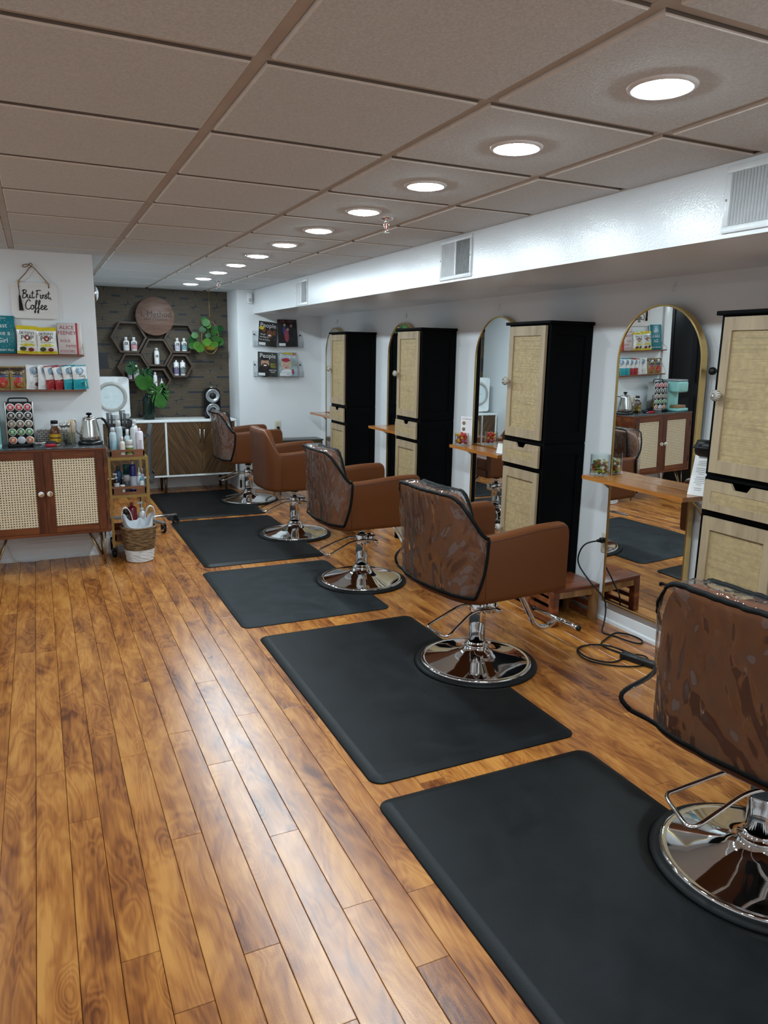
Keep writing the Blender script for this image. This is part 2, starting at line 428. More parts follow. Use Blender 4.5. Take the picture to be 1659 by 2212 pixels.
# ------------------------------------------------------------------ ceiling: slab, grid bars and tiles
ceil = st('ceiling', MB().box(XL, XW, YN, YB, 2.20, 2.3), plain('plenum dark', (.1, .09, .08), .9))
G = .6096
bar = {}
for i in range(-4, 3):
    x = i*G
    ob('grid_main_bar', MB().box(x-.0165, x+.0165, YN, YB, ZG, ZG+.012), TBAR, ceil)
for j in range(-6, 11):
    ob('grid_cross_bar', MB().box(XL, XS, j*G-.0165, j*G+.0165, ZG+.0005, ZG+.011), TBAR, ceil)
ob('wall_angle', MB().box(XS-.016, XS, YN, YF, ZT+.001, ZT+.004), TBAR, ceil)
tmesh = {}
def tile(xa, xb, ya, yb):
    w, h = round(xb-xa, 3), round(yb-ya, 3)
    if (w, h) not in tmesh:
        e = .004
        mb = MB(); z0, z1 = 0, .03
        mb.add([(e, e, z0), (w-e, e, z0), (w-e, h-e, z0), (e, h-e, z0)], [(0, 1, 2, 3)], False, 0)
        mb.add([(e, e, z0), (w-e, e, z0), (w-e, h-e, z0), (e, h-e, z0), (0, 0, .004), (w, 0, .004), (w, h, .004), (0, h, .004), (0, 0, z1), (w, 0, z1), (w, h, z1), (0, h, z1)],
               [(1, 2, 6, 5), (3, 0, 4, 7), (0, 1, 5, 4), (2, 3, 7, 6), (5, 6, 10, 9), (7, 4, 8, 11)], False, 1)
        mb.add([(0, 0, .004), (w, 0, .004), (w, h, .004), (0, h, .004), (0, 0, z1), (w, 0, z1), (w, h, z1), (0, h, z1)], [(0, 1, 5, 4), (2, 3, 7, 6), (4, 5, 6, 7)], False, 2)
        tmesh[(w, h)] = mb.mesh('ceiling_tile')
    return ob('ceiling_tile', tmesh[(w, h)], [TILE, TEDGE, TSHADE], ceil, loc=(xa, ya, ZT))
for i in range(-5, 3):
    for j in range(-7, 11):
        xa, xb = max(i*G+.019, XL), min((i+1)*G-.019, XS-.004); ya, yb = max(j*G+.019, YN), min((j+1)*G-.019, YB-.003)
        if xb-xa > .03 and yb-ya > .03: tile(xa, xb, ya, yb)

# ------------------------------------------------------------------ recessed lamps
k = NT('lamp diffuser'); em = k.n('ShaderNodeEmission'); em.inputs[0].default_value = (*LAMP_COL, 1); em.inputs[1].default_value = LAMP; k.l(em.outputs[0], k.out.inputs[0]); LENS = k.m
RING = plain('lamp trim white', (.82, .82, .82), .35)
lamp0 = None
for i in range(-5, 10):
    y = G*i+.305+.004; near = i
    lab = 'round recessed ceiling lamp, number %s of the row counted from the %s' % (['one', 'two', 'three', 'four', 'five', 'six', 'seven', 'eight', 'nine', 'ten', 'eleven'][i+1 if i >= -1 else 0], 'photographer') if i >= -1 else 'round recessed ceiling lamp out of view behind the photographer'
    if lamp0 is None:
        lamp0 = thing('ceiling_lamp', lab, 'ceiling light', (.914, y, ZT), 0, 'recessed lamps in one row along the ceiling')
        ob('trim_ring', MB().lathe([(.064, -.001), (.066, -.006), (.074, -.0075), (.082, -.004), (.084, 0.0)], 40, caps=False), RING, lamp0)
        ob('diffuser', MB().lathe([(0, -.014), (.03, -.0135), (.05, -.0115), (.060, -.0075), (.0645, -.002)], 32, caps=False), LENS, lamp0)
    else: dup(lamp0, (.914, y, ZT), label=lab)

lw = 'added recessed fill lamp out of view on the left'
for i in range(4): dup(lamp0, (-1.524, -2.135+1.8288*i, ZT), label=lw)  # fill lamps added out of view to brighten chair backs and ceiling
# ------------------------------------------------------------------ shared object materials
CHROME = plain('chrome', (.82, .83, .84), .05, 1, var=.01)
BLACKP = plain('black painted wood', (.0022, .0022, .0026), .55, var=.1, spec=.05)
RUBBER = plain('black rubber', (.006, .006, .0065), .55, spec=.2)
BLACKM = plain('black metal', (.008, .008, .008), .4, spec=.3)
GOLDF = plain('brushed gold', (.60, .42, .17), .3, 1)
OAK = wood('pale oak', (.40, .30, .185), (.26, .185, .11), 'Z', 1.0, .5, mid=(.34, .25, .155))
WHITEP = plain('white plastic', (.82, .82, .81), .35)
PAPER = plain('paper white', (.82, .80, .78), .7)
GLASS = glassy('clear glass', (.95, .98, .97), 0, 1.35)
ACRYL = glassy('clear acrylic', (.965, .975, .98), .02, 1.3)
STEEL = plain('brushed steel', (.62, .62, .61), .22, 1, var=.05)
INK = plain('black ink', (.012, .012, .013), .6)
def m_cane(name, pitch, axis, base=(.48, .35, .175), hole=(.045, .03, .018), fill=.3):
    """woven cane webbing: two crossing sets of strands with small dark openings"""
    k = NT(name); v = k.objc(); sp = k.n('ShaderNodeSeparateXYZ'); k.l(v, sp.inputs[0]); u = sp.outputs[axis]; z = sp.outputs[2]
    wb = k.math('MULTIPLY', k.math('SUBTRACT', k.noise(v, 30, 2), .5), pitch*.5)
    fu = k.math('ABSOLUTE', k.math('SUBTRACT', k.math('FRACT', k.math('DIVIDE', k.math('ADD', u, wb), pitch*.82)), .5))
    fz = k.math('ABSOLUTE', k.math('SUBTRACT', k.math('FRACT', k.math('DIVIDE', k.math('ADD', z, wb), pitch)), .5))
    strand = k.noise(k.mapping(v, (2, 2, 170)), 1.0, 3, .7)
    op = k.math('MULTIPLY', k.math('LESS_THAN', fu, fill), k.math('LESS_THAN', fz, k.math('ADD', fill*.62, k.math('MULTIPLY', k.math('SUBTRACT', strand, .5), .28))))
    c = k.ramp(k.noise(v, 60, 3), [(.3, tuple(x*.8 for x in base)), (.7, tuple(min(1, x*1.18) for x in base))])
    c = k.mix(k.math('MULTIPLY', k.math('GREATER_THAN', strand, .6), .35), c, tuple(x*.55 for x in base))
    k.col(k.mix(op, c, hole)); k.p(rough=.6); k.bump(k.math('SUBTRACT', 1.0, k.math('MAXIMUM', fu, fz)), .3, .002); return k.m
CANE = m_cane('woven cane', .0056, 1)

def notched_front(w, h, nw, nd):
    """drawer front outline with a scooped hand hole in its upper edge"""
    return [(-w/2, 0), (w/2, 0), (w/2, h), (nw/2, h), (nw/2-.018, h-nd), (-nw/2+.018, h-nd), (-nw/2, h), (-w/2, h)]
def make_tower(label):
    """tall narrow storage tower, back at x=0 against the wall, front towards -x, y from 0 to .40"""
    W, D, Hh = .395, .295, 1.695
    t = thing('storage_tower', label, 'cabinet', (XW-.004, 1.655, 0), 0, 'black storage towers between the mirrors')
    b = MB()
    b.box(-D, 0, 0, .016, .0, Hh).box(-D, 0, W-.016, W, .0, Hh).box(-.01, 0, .016, W-.016, .05, Hh)     # sides and back
    for z0, z1 in ((.045, .065), (.845, .868), (1.005, 1.03), (Hh-.03, Hh)): b.box(-D, -.01, .016, W-.016, z0, z1)
    b.box(-D+.02, -D+.035, .016, W-.016, 0, .045)
    ob('body', b, BLACKP, t)
    for y0, y1, nm in ((-.006, 0, 1), (W, W+.006, 2)):                                                   # framed side panels
        for za, zb in ((0, 1.01), (1.022, Hh)):
            m = MB().box(-D, -D+.045, y0, y1, za, zb).box(-.05, 0, y0, y1, za, zb).box(-D+.045, -.05, y0, y1, za, za+.06).box(-D+.045, -.05, y0, y1, zb-.06, zb)
            ob('side_frame', m, BLACKP, t)
    ob('top', MB().rbox(-D-.022, 0, -.022, W+.022, Hh, Hh+.018, .003), BLACKP, t)
    xf = -D-.004
    KN = plain('knob ivory', (.66, .62, .55), .4); KS = plain('knob dark stripe', (.06, .04, .03), .5)
    def door(nm, z0, z1, knob_z=None, fr=.055, inset=.022):
        y0, y1 = inset, W-inset
        f = MB()
        f.box(xf-.016, xf, y0, y0+fr*.75, z0, z1).box(xf-.016, xf, y1-fr*.75, y1, z0, z1)
        f.box(xf-.0155, xf, y0+fr*.75, y1-fr*.75, z1-fr, z1).box(xf-.0155, xf, y0+fr*.75, y1-fr*.75, z0, z0+fr)
        d = ob(nm, f, OAK, t)
        ob('cane_panel', MB().box(xf-.007, xf-.002, y0+fr*.75, y1-fr*.75, z0+fr, z1-fr), CANE, d, label='woven cane panel')
        if knob_z:
            kx = xf-.016
            ob('knob', MB().lathe([(.008, 0), (.008, -.014), (.02, -.02), (.024, -.032), (.018, -.044), (0, -.048)], 20, (kx, y1-.022, knob_z), 'X'), KN, d, label='fluted ivory knob')
            s = MB()
            for i in range(14):
                a = 2*PI*i/14; p = []
                for r, x in ((.0235, -.026), (.0243, -.032), (.0185, -.0443), (.006, -.0478)): p.append((kx+x, y1-.022+r*math.cos(a), knob_z+r*math.sin(a)))
                s.tube(p, .0011, 4)
            ob('knob_flute', s, KS, d, kind='stuff')
        return d
    door('upper_door', 1.035, Hh-.008, 1.365); door('lower_door', .07, .84, .45)
    y0, y1 = .016, W-.016
    dr = ob('drawer', MB().prism([(y+W/2, z+.872) for y, z in notched_front(y1-y0, .130, .10, .026)], xf-.02, xf-.008, 'YZ'), OAK, t)
    f = MB().box(xf-.023, xf-.02, y0, y0+.04, .872, .978).box(xf-.023, xf-.02, y1-.04, y1, .872, .978).box(xf-.023, xf-.02, y0+.04, y1-.04, .872, .904).box(xf-.023, xf-.02, y0+.04, y1-.04, .956, .974)
    ob('drawer_frame', f, OAK, dr)
    ob('cane_panel', MB().box(xf-.0215, xf-.02, y0+.04, y1-.04, .904, .956), CANE, dr, label='woven cane panel')
    return t
tower = make_tower('black storage tower with cane doors, second from the camera, wooden stool at its foot')
dup(tower, (XW-.004, .095, 0), label='black storage tower with cane doors cut off by the right edge of the photo')
dup(tower, (XW-.004, 3.205, 0), label='black storage tower with cane doors, third from the camera')
dup(tower, (XW-.004, 4.70, 0), label='black storage tower with cane doors farthest from the camera')

# ------------------------------------------------------------------ arched mirrors
k = NT('mirror glass'); k.col((.86, .90, .90)); k.p(metal=1, rough=.0); MIRROR = k.m
def arch(w, h, n=20, inset=0):
    r = w/2-inset; pts = [(-r, inset), (r, inset)]
    for i in range(n+1):
        a = PI*i/n; pts.append((r*math.cos(a), h-w/2+r*math.sin(a)))
    return pts
def make_mirror(label, dep=.036):
    t = thing('arched_mirror', label, 'mirror', (0, 0, 0), 0, 'tall arched gold mirrors')
    w, h = .56, 1.645
    ob('glass', MB().prism(arch(w, h, 24, .008), -dep+.005, -.004, 'YZ'), MIRROR, t)
    o, i = arch(w, h, 24), arch(w, h, 24, .009); n = len(o); m = MB()
    vs = [(-dep, y, z) for y, z in o]+[(-dep, y, z) for y, z in i]+[(0, y, z) for y, z in o]+[(0, y, z) for y, z in i]
    fs = []
    for a in range(n):
        b = (a+1) % n
        fs += [(a, b, n+b, n+a), (2*n+a, 2*n+b, b, a), (n+a, n+b, 3*n+b, 3*n+a), (2*n+a, 3*n+a, 3*n+b, 2*n+b)]
    ob('frame', m.add(vs, fs), GOLDF, t)
    return t
mir = make_mirror('tall arched gold mirror nearest the camera reflecting the coffee cabinet')
mir.location = (2.405, 1.063, .135); mir.rotation_euler = (0, math.radians(-1.25), math.radians(1.15))
for y, lab in ((2.575, 'tall arched gold mirror reflecting a plain pale wall and a bare leather chair'), (4.062, 'tall arched gold mirror reflecting green leaves, third from the camera'), (5.67, 'tall arched gold mirror farthest from the camera, next to the magazine racks')):
    m2 = dup(mir, (2.412, y, .135), label=lab); m2.rotation_euler = (0, 0, 0)

# ------------------------------------------------------------------ wall shelves
SHELFW = wood('orange varnished wood', (.50, .20, .045), (.27, .085, .018), 'Y', 1.0, .22, mid=(.39, .14, .03), coat=.3)
def make_shelf(y0, y1, label, z=.872):
    t = thing('wall_shelf', label, 'shelf', (XW, (y0+y1)/2, z), 0, 'orange wooden shelves in front of the mirrors')
    L = (y1-y0)/2; mw = .30
    ob('board', MB().prism([(-.215, -L), (0, -L), (0, -mw), (-.066, -mw), (-.066, mw), (0, mw), (0, L), (-.215, L)], -.022, 0, 'XY'), SHELFW, t)
    for y in (-L+.02,):
        b = MB().box(-.006, 0, y-.012, y+.012, -.16, -.022).box(-.14, -.006, y-.012, y+.012, -.027, -.022)
        b.tube(catmull([(-.004, y, -.15), (-.04, y, -.12), (-.09, y, -.06), (-.13, y, -.028)], 4), .005, 6)
        ob('bracket', b, GOLDF, t)
    ob('wall_bracket', MB().box(-.006, 0, L-.035, L-.01, -.12, -.022).prism([(-.12, -.027), (0, -.11), (0, -.022), (-.12, -.022)], L-.025, L-.021, 'XZ'), WHITEP, t)
    return t
make_shelf(.685, 1.405, 'orange wooden wall shelf holding a jar of wrapped sweets and a paper menu')
make_shelf(2.25, 2.885, 'orange wooden wall shelf holding red and yellow sweets and a tall card')
make_shelf(3.72, 4.37, 'bare orange wooden wall shelf in front of the third mirror')
make_shelf(5.345, 5.98, 'orange wooden wall shelf at the far mirror with a pink filled jar')

# ------------------------------------------------------------------ jars of sweets
def make_jar(loc, r, h, label, cols, fillh, n, seed, cname, csize=.012):
    t = thing('glass_jar', label, 'jar', loc)
    ob('glass', MB().lathe([(0, 0), (r, 0), (r, h), (r-.003, h), (r-.003, .008), (0, .008)], 32), GLASS, t)
    rs = random.Random(seed); pts = []
    mats = [plain('sweet %d %d' % (seed, i), c, .25, coat=.4) for i, c in enumerate(cols)]
    for i in range(n):
        for tr in range(60):
            a = rs.random()*2*PI; rad = (r-.006-csize)*math.sqrt(rs.random()); zz = .008+csize+rs.random()*fillh
            p = Vector((rad*math.cos(a), rad*math.sin(a), zz))
            if all((p-q).length > csize*1.55 for q in pts): break
        else: continue
        pts.append(p)
        o = ob(cname, SWEET[i % 3], None, None)
        o.location = Vector(loc)+p; o.scale = (csize/.01,)*3; o.rotation_euler = (rs.random()*6, rs.random()*6, rs.random()*6)
        o.data = SWEETC[(i % 3, seed, i % len(cols))] if (i % 3, seed, i % len(cols)) in SWEETC else mk_sweet(i % 3, seed, i % len(cols), mats[i % len(cols)])
        tag(o, cols_lab[seed], 'sweet', cols_lab[seed])
    return t
SWEETC = {}; SWEET = []
SWEET.append(MB().rbox(-.011, .011, -.008, .008, -.008, .008, .004).mesh('sweet'))
SWEET.append(MB().lathe([(0, -.01), (.006, -.0085), (.01, 0), (.006, .0085), (0, .01)], 10).mesh('sweet'))
SWEET.append(MB().lathe([(.008, -.016), (.002, -.009), (.007, -.006), (.0085, 0), (.007, .006), (.002, .009), (.008, .016)], 8).mesh('sweet'))
def mk_sweet(i, seed, c, mat):
    me = SWEET[i].copy(); me.materials.clear(); me.materials.append(mat); SWEETC[(i, seed, c)] = me; return me
cols_lab = {1: 'wrapped chocolate or lime sweet in the jar nearest the camera', 2: 'red, pink or yellow sweet in the jar beside the tall card', 3: 'pink sweet in the jar at the far mirror'}
make_jar((2.305, 1.378, .8725), .054, .115, 'clear glass jar of brown and green wrapped sweets on the nearest shelf', [(.30, .07, .03), (.16, .24, .03), (.78, .75, .68), (.33, .05, .02), (.07, .13, .02), (.55, .48, .10), (.70, .68, .6)], .060, 95, 1, 'wrapped_sweet', .0092)
make_jar((2.255, 2.795, .8725), .05, .09, 'clear glass jar of red and yellow sweets on the second shelf', [(.55, .02, .02), (.80, .42, .01), (.60, .12, .25), (.62, .05, .02)], .058, 46, 2, 'bright_sweet', .0125)
make_jar((2.30, 5.46, .8725), .045, .10, 'clear glass jar with pink sweets half hidden on the far shelf', [(.75, .06, .22), (.8, .25, .4)], .05, 26, 3, 'pink_sweet', .0125)

# tall price card behind the second jar, acrylic stand by the tower, leaning menu
t = thing('standing_card', 'tall white card with script heading and small round pictures behind a sweet jar', 'card', (2.315, 2.835, .8725), math.radians(-62))
ob('sheet', MB().box(-.048, .048, -.002, .002, 0, .205), plain('card white', (.80, .76, .76), .5), t)
m = MB(); text_mb(m, "Let's Get Social", .0125, lambda x, y: (x, -.0025, .183+y)); ob('lettering', m, INK, t)
m = MB(); gm = MB()
for i in range(3):
    gm.prism([(x-.022, z+.155-.044*i) for x, z in circ(.014, 18)], -.0032, -.0021, 'XZ')
ob('round_picture', gm, plain('card picture', (.22, .14, .09), .6, var=.5, scale=120), t)
t = thing('card_stand', 'small clear acrylic stand with a folded white card beside a storage tower', 'card stand', (2.27, 2.305, .8725), math.radians(-75))
ob('stand', MB().prism([(-.035, 0), (.035, 0), (.035, .003), (.006, .003), (-.002, .08), (-.006, .08), (-.002, .003), (-.035, .003)], -.03, .03, 'YZ'), ACRYL, t)
ob('sheet', MB().prism([(-.02, .004), (-.018, .004), (.0, .07), (-.002, .07)], -.028, .028, 'YZ'), PAPER, t)
t = thing('paper_menu', 'white printed menu card leaning between the nearest mirror and a black tower', 'card', (2.315, .705, .8725), math.radians(-78))
t.rotation_euler = (math.radians(-16), math.radians(0), math.radians(-70))
ob('sheet', MB().box(-.045, .045, -.0015, .0015, 0, .21), PAPER, t)
m = MB().box(-.026, .026, -.0021, -.0016, .182, .190).box(-.018, .018, -.0021, -.0016, .194, .199)
rr = random.Random(5)
for i in range(17):
    if i in (3, 8, 14): continue
    w = .012+.016*rr.random(); z = .166-.0088*i; m.box(-w, w, -.0021, -.0016, z, z+.0022)
ob('lettering', m, plain('grey ink', (.2, .2, .21), .7), t)
# black tool holder fixed on the tower side, small wall pieces
t = thing('tool_holder', 'black hair tool holder fixed to the side of the nearest storage tower', 'tool holder', (2.20, .503, 1.125))
ob('plate', MB().prism([(-.03, -.05), (.03, -.05), (.06, -.02), (.06, .02), (.03, .055), (-.03, .055)], 0, .006, 'XZ'), BLACKM, t)
ob('ring', MB().tube([(.045*math.cos(a), .075+.055*math.sin(a), 0) for a in [2*PI*i/20 for i in range(20)]], .007, 8, True), BLACKM, t)
ob('nozzle', MB().lathe([(.012, -.02), (.03, .02), (.034, .05), (.028, .05), (.02, .02)], 20, (0, .085, -.02)).rbox(-.03, .03, .005, .125, -.045, .03, .024, 2), BLACKM, t)
for y, z, lab in ((1.061, 1.87, 'nearest mirror'), (2.62, 1.85, 'second mirror'), (4.07, 1.845, 'third mirror'), (5.70, 1.845, 'far mirror')):
    o = ob('wall_hook', MB().rbox(-.004, 0, -.009, .009, -.022, .022, .004).tube(catmull([(-.004, 0, .005), (-.018, 0, -.004), (-.02, 0, -.02), (-.014, 0, -.027), (-.008, 0, -.022)], 4), .004, 8), ACRYL, loc=(XW, y, z))
    tag(o, 'small clear plastic hook on the white wall above the %s' % lab, 'hook', 'clear hooks above the mirrors')
o = ob('wall_peg', MB().lathe([(.008, 0), (.008, -.04), (.018, -.045), (.018, -.06), (0, -.064)], 16, (0, 0, 0), 'X'), BLACKM, loc=(XW, .735, 1.46)); tag(o, 'small round black peg on the wall right of the nearest mirror', 'peg')

def outlet(name, label, loc, rz, col=(.62, .56, .44)):
    t = thing(name, label, 'outlet', loc, rz)          # local: faces -y
    pm = plain('outlet plate %.2f' % col[0], col, .4)
    ob('plate', MB().rbox(-.036, .036, -.006, 0, -.058, .058, .004), pm, t)
    for z in (-.02, .02):
        f = ob('socket', MB().prism(rrect(.034, .028, .012, 4, 0, z), -.0085, -.006, 'XZ'), pm, t)
        h = MB().box(-.008, -.0055, -.0089, -.0083, z-.002, z+.007).box(.0055, .008, -.0089, -.0083, z-.002, z+.006).lathe([(0, -.0089), (.0026, -.0089)], 8, (0, 0, z-.008), 'Y')
        ob('slot', h, INK, f)
    return t
outlet('wall_outlet', 'beige wall outlet with a black plug beside the nearest mirror', (XW, 1.405, .455), PI/2*-1)
outlet('wall_outlet', 'beige wall outlet above the small dark console table', (1.895, YF, .71), 0)

# extension lead
LEAD = plain('black cable', (.004, .004, .004), .45, spec=.2)
t = thing('extension_lead', 'black extension lead looping from the outlet across the wooden floor', 'cable', (0, 0, 0))
ob('plug', MB().rbox(2.375, 2.411, 1.39, 1.42, .462, .492, .006).rbox(2.352, 2.38, 1.397, 1.415, .468, .486, .006), BLACKM, t)
path = [(2.355, 1.406, .477), (2.30, 1.44, .455), (2.275, 1.46, .40), (2.27, 1.45, .33), (2.285, 1.36, .25), (2.31, 1.27, .18), (2.315, 1.25, .12), (2.285, 1.22, .06), (2.25, 1.19, .012), (2.276, 1.13, .007), (2.30, 1.03, .007), (2.33, .985, .007), (2.375, 1.02, .007), (2.37, 1.11, .007), (2.31, 1.15, .010), (2.212, 1.114, .007), (2.124, 1.051, .007), (2.136, .93, .008), (2.172, .82, .02)]
ob('cord', MB().tube(catmull(path, 6), .0045, 8), LEAD, t)
path2 = [(2.172, .80, .018), (2.16, .90, .016), (2.13, 1.02, .016), (2.05, 1.08, .007), (1.97, 1.06, .007), (1.94, .98, .007), (1.96, .90, .007), (2.02, .85, .007), (2.12, .87, .007), (2.19, .86, .016), (2.20, .80, .02), (2.15, .76, .008), (2.05, .78, .007), (1.95, .86, .007), (1.915, .95, .007), (1.95, 1.04, .012), (2.05, 1.06, .016), (2.13, .98, .022), (2.16, .85, .025)]
ob('coiled_cord', MB().tube(catmull(path2, 6), .0042, 8), LEAD, t)
sb = MB().rbox(-.13, .13, -.022, .022, 0, .032, .006)
ob('socket_bar', sb.xf(Matrix.Translation((2.155, .77, 0)) @ Matrix.Rotation(math.radians(-72), 4, 'Z')), BLACKM, t)

# ------------------------------------------------------------------ wooden stool by the second tower
RW = wood('reddish sheesham wood', (.27, .075, .026), (.06, .013, .005), 'X', 1.0, .3, mid=(.15, .038, .012))
RW2 = wood('golden sheesham wood', (.34, .165, .055), (.12, .042, .012), 'Z', 1.0, .32)
t = thing('wooden_stool', 'low reddish wooden stool with slatted side next to the nearest mirror', 'stool', (2.205, 1.508, 0), 0)
hx, hy, ht = .165, .135, .225
ob('seat', MB().rbox(-hx, hx, -hy, hy, ht-.022, ht, .003), RW, t)
for sx in (-1, 1):
    for sy in (-1, 1): ob('leg', MB().rbox(sx*(hx-.021)-.021, sx*(hx-.021)+.021, sy*(hy-.021)-.021, sy*(hy-.021)+.021, 0, ht-.022, .002), RW if sx < 0 else RW2, t)
for sy in (-1, 1): ob('apron', MB().box(-hx+.042, hx-.042, sy*(hy-.012)-.008, sy*(hy-.012)+.008, ht-.06, ht-.022), RW2, t)
for sx in (-1, 1):
    for z in (.012, .07, .125, .172): ob('slat', MB().box(sx*(hx-.016)-.009, sx*(hx-.016)+.009, -hy+.042, hy-.042, z, z+.026), RW, t)
# ------------------------------------------------------------------ salon chairs
k = NT('cognac leather'); pos = k.objc(); n1 = k.noise(pos, 240, 3, .6); n2 = k.noise(pos, 5, 3)
k.col(k.mix(k.math('MULTIPLY', n2, .4), (.112, .031, .006), (.083, .022, .0042))); k.p(rough=.42, spec=.35); k.bump(n1, .10, .0015); LEATHER = k.m
VINYL = glassy('clear vinyl', (.97, .955, .95), .022, 1.5, .018, (4.5, 1.0, .065), r0=.095)
BIND = plain('black binding tape', (.004, .004, .004), .6, spec=.12)
STITCH = plain('dark stitching', (.05, .012, .006), .7)

AF, AX, RC, RY, HB = .275, -.203, .118, .20, .485
def shell_path():
    """plan of the tub shell from the front of one arm round the back to the other; (x, y, nx, ny, height, back weight)"""
    half = []
    for x in (.275, .2738, .271, .265, .257, .249, .243, .175, .115, .05, -.03, -.12, AX):
        h = .303+.026*sstep((x-AX)/.38)
        d = x-(AF-.032)
        if d > 0: h = h-.032+math.sqrt(max(.032**2-d*d, 0))+.0001
        half.append((x, -.31, 0, -1, h, 0.0))
    N = 14
    for i in range(1, N+1):
        u = i/N; a = u*PI/2
        nx, ny = -math.sin(a), -math.cos(a)
        half.append((AX+RC*nx, -.31+RY+RY*ny, nx, ny, .303+(HB-.303)*sstep(u*1.3), sstep(u)))
    for y in (-.075, -.045, -.02): half.append((AX-RC-.010*(1-(y/.105)**2), y, -1, 0, HB, 1.0))
    mid = [(AX-RC-.010, 0, -1, 0, HB, 1.0)]
    return half+mid+[(x, -y, nx, -ny, h, b) for x, y, nx, ny, h, b in half[::-1]]
SP = shell_path()
def shell_point(p, off, z):
    x, y, nx, ny, h, b = p
    off = off+.030*b*(z/HB)**1.2-.012*b
    return (x+nx*off, y+ny*off, z)
def shell_mb():
    pts = []; T = .072
    for p in SP:
        h = p[4]; T2 = T+.012*p[5]
        for off, z in ((-T2, .0), (-.02, 0), (-.006, .003), (-.001, .010), (0, .03), (0, .3*h), (0, .6*h), (0, h-.03), (-.003, h-.014), (-.010, h-.004), (-.022, h), (-T2+.022, h), (-T2+.010, h-.004), (-T2+.003, h-.014), (-T2, h-.03), (-T2, .5*h+.03), (-T2-.004, .09)):
            pts.append(shell_point(p, off, max(z, 0)))
    m = 17; mb = MB().grid(pts, len(SP), m)
    n = len(SP)
    mb.f.append(tuple(range(m))); mb.sm.append(False); mb.mi.append(0)
    mb.f.append(tuple((n-1)*m+k for k in range(m))[::-1]); mb.sm.append(False); mb.mi.append(0)
    return mb
def seat_mb():
    b = MB(); inner = [(shell_point(p, -.05, 0)[0], shell_point(p, -.05, 0)[1]) for p in SP]
    b.prism(inner, -.004, .065, 'XY')
    b.rbox(-.245, .281, -.236, .236, .055, .168, .035, 4)
    return b
def stitch_mb(si):
    b = MB()
    if si < 2:
        idx = range(6, 13) if si == 0 else range(len(SP)-13, len(SP)-6)
        b.tube([shell_point(SP[i], .0006, SP[i][4]-.016) for i in idx], .0012, 5)
    else:
        i = 12 if si == 2 else len(SP)-13; b.tube([shell_point(SP[i], .0004, z) for z in (.02, .1, .18, .26)], .0009, 4)
    return b

def cover_mbs(seed, flare):
    """clear protector over the chair back: sheet plus its black binding tapes"""
    i0, i1 = 12, len(SP)-13; rs = Vector((seed*7.3, seed*3.1, seed*1.7))
    # resample the path finely
    fine = []
    for i in range(i0, i1):
        a, b = SP[i], SP[i+1]
        for j in range(3):
            t = j/3; q = [a[k]*(1-t)+b[k]*t for k in range(6)]; l = math.hypot(q[2], q[3]); q[2] /= l; q[3] /= l; fine.append(q)
    fine.append(list(SP[i1])); NF = len(fine)
    def at(u):
        f = u*(NF-1); i = min(int(f), NF-2); t = f-i; a, b = fine[i], fine[i+1]
        return [a[k]*(1-t)+b[k]*t for k in range(6)]
    NU, NV = 72, 26
    def wr(p, v):
        n1 = noise.noise(Vector((p[0]*9, p[1]*9, p[2]*4))+rs); n2 = noise.noise(Vector((p[0]*26, p[1]*26, p[2]*11))+rs*2)
        pk = noise.noise(Vector((p[0]*60, p[1]*60, p[2]*4))+rs)*max(0, (v-.84))*.055
        return .010+.009*n1+.003*n2+pk
    def outer(u, v):
        s = .095*(1-v)**2.2; uu = s+(1-2*s)*u
        q = at(uu); z = .035+(q[4]-.002-.035)*v
        base = shell_point(q, 0, z); o = wr(base, v)*min(1, 3*min(u, 1-u)+.35)
        fl = 0
        if flare: fl = flare*max(0, (u-.84)/.16)**1.2*math.exp(-((v-.13)/.20)**2)
        pt = shell_point(q, .004+o, z)
        return Vector(pt)+Vector((-.45, .55, -.05))*fl
    sheet = MB()
    sheet.grid([outer(i/(NU-1), j/(NV-1)) for i in range(NU) for j in range(NV)], NU, NV)
    def cap(u, s):
        q = at(u); T = .084; k = .006+.004*noise.noise(Vector((u*40, s*3, seed)))
        off = .006+(-T-.012)*s; z = q[4]+k+.010*math.sin(PI*s)
        return Vector(shell_point(q, off, z))
    sheet.grid([cap(i/(NU-1), j/6) for i in range(NU) for j in range(7)], NU, 7)
    def inn(u, v):
        q = at(u); z = q[4]+.005-(q[4]-.20)*v*.9
        o = .004*noise.noise(Vector((u*14, v*5, seed+9)))
        return Vector(shell_point(q, -.092-o-.004, z))
    sheet.grid([inn(.04+.92*i/(NU-1), j/9) for i in range(NU) for j in range(10)], NU, 10)
    tape = MB()
    def tp(path): tape.tube(path, .0085, 8, ry=.0045)
    tp([outer(i/(NU-1), 1.0)+Vector((0, 0, .004)) for i in range(NU)])
    tp([cap(i/(NU-1), 1.0)+Vector((0, 0, .004)) for i in range(NU)])
    tp([outer(i/(NU-1), 0.0) for i in range(NU)])
    tp([outer(0, j/(NV-1)) for j in range(NV)]); tp([outer(1, j/(NV-1)) for j in range(NV)])
    return sheet, tape

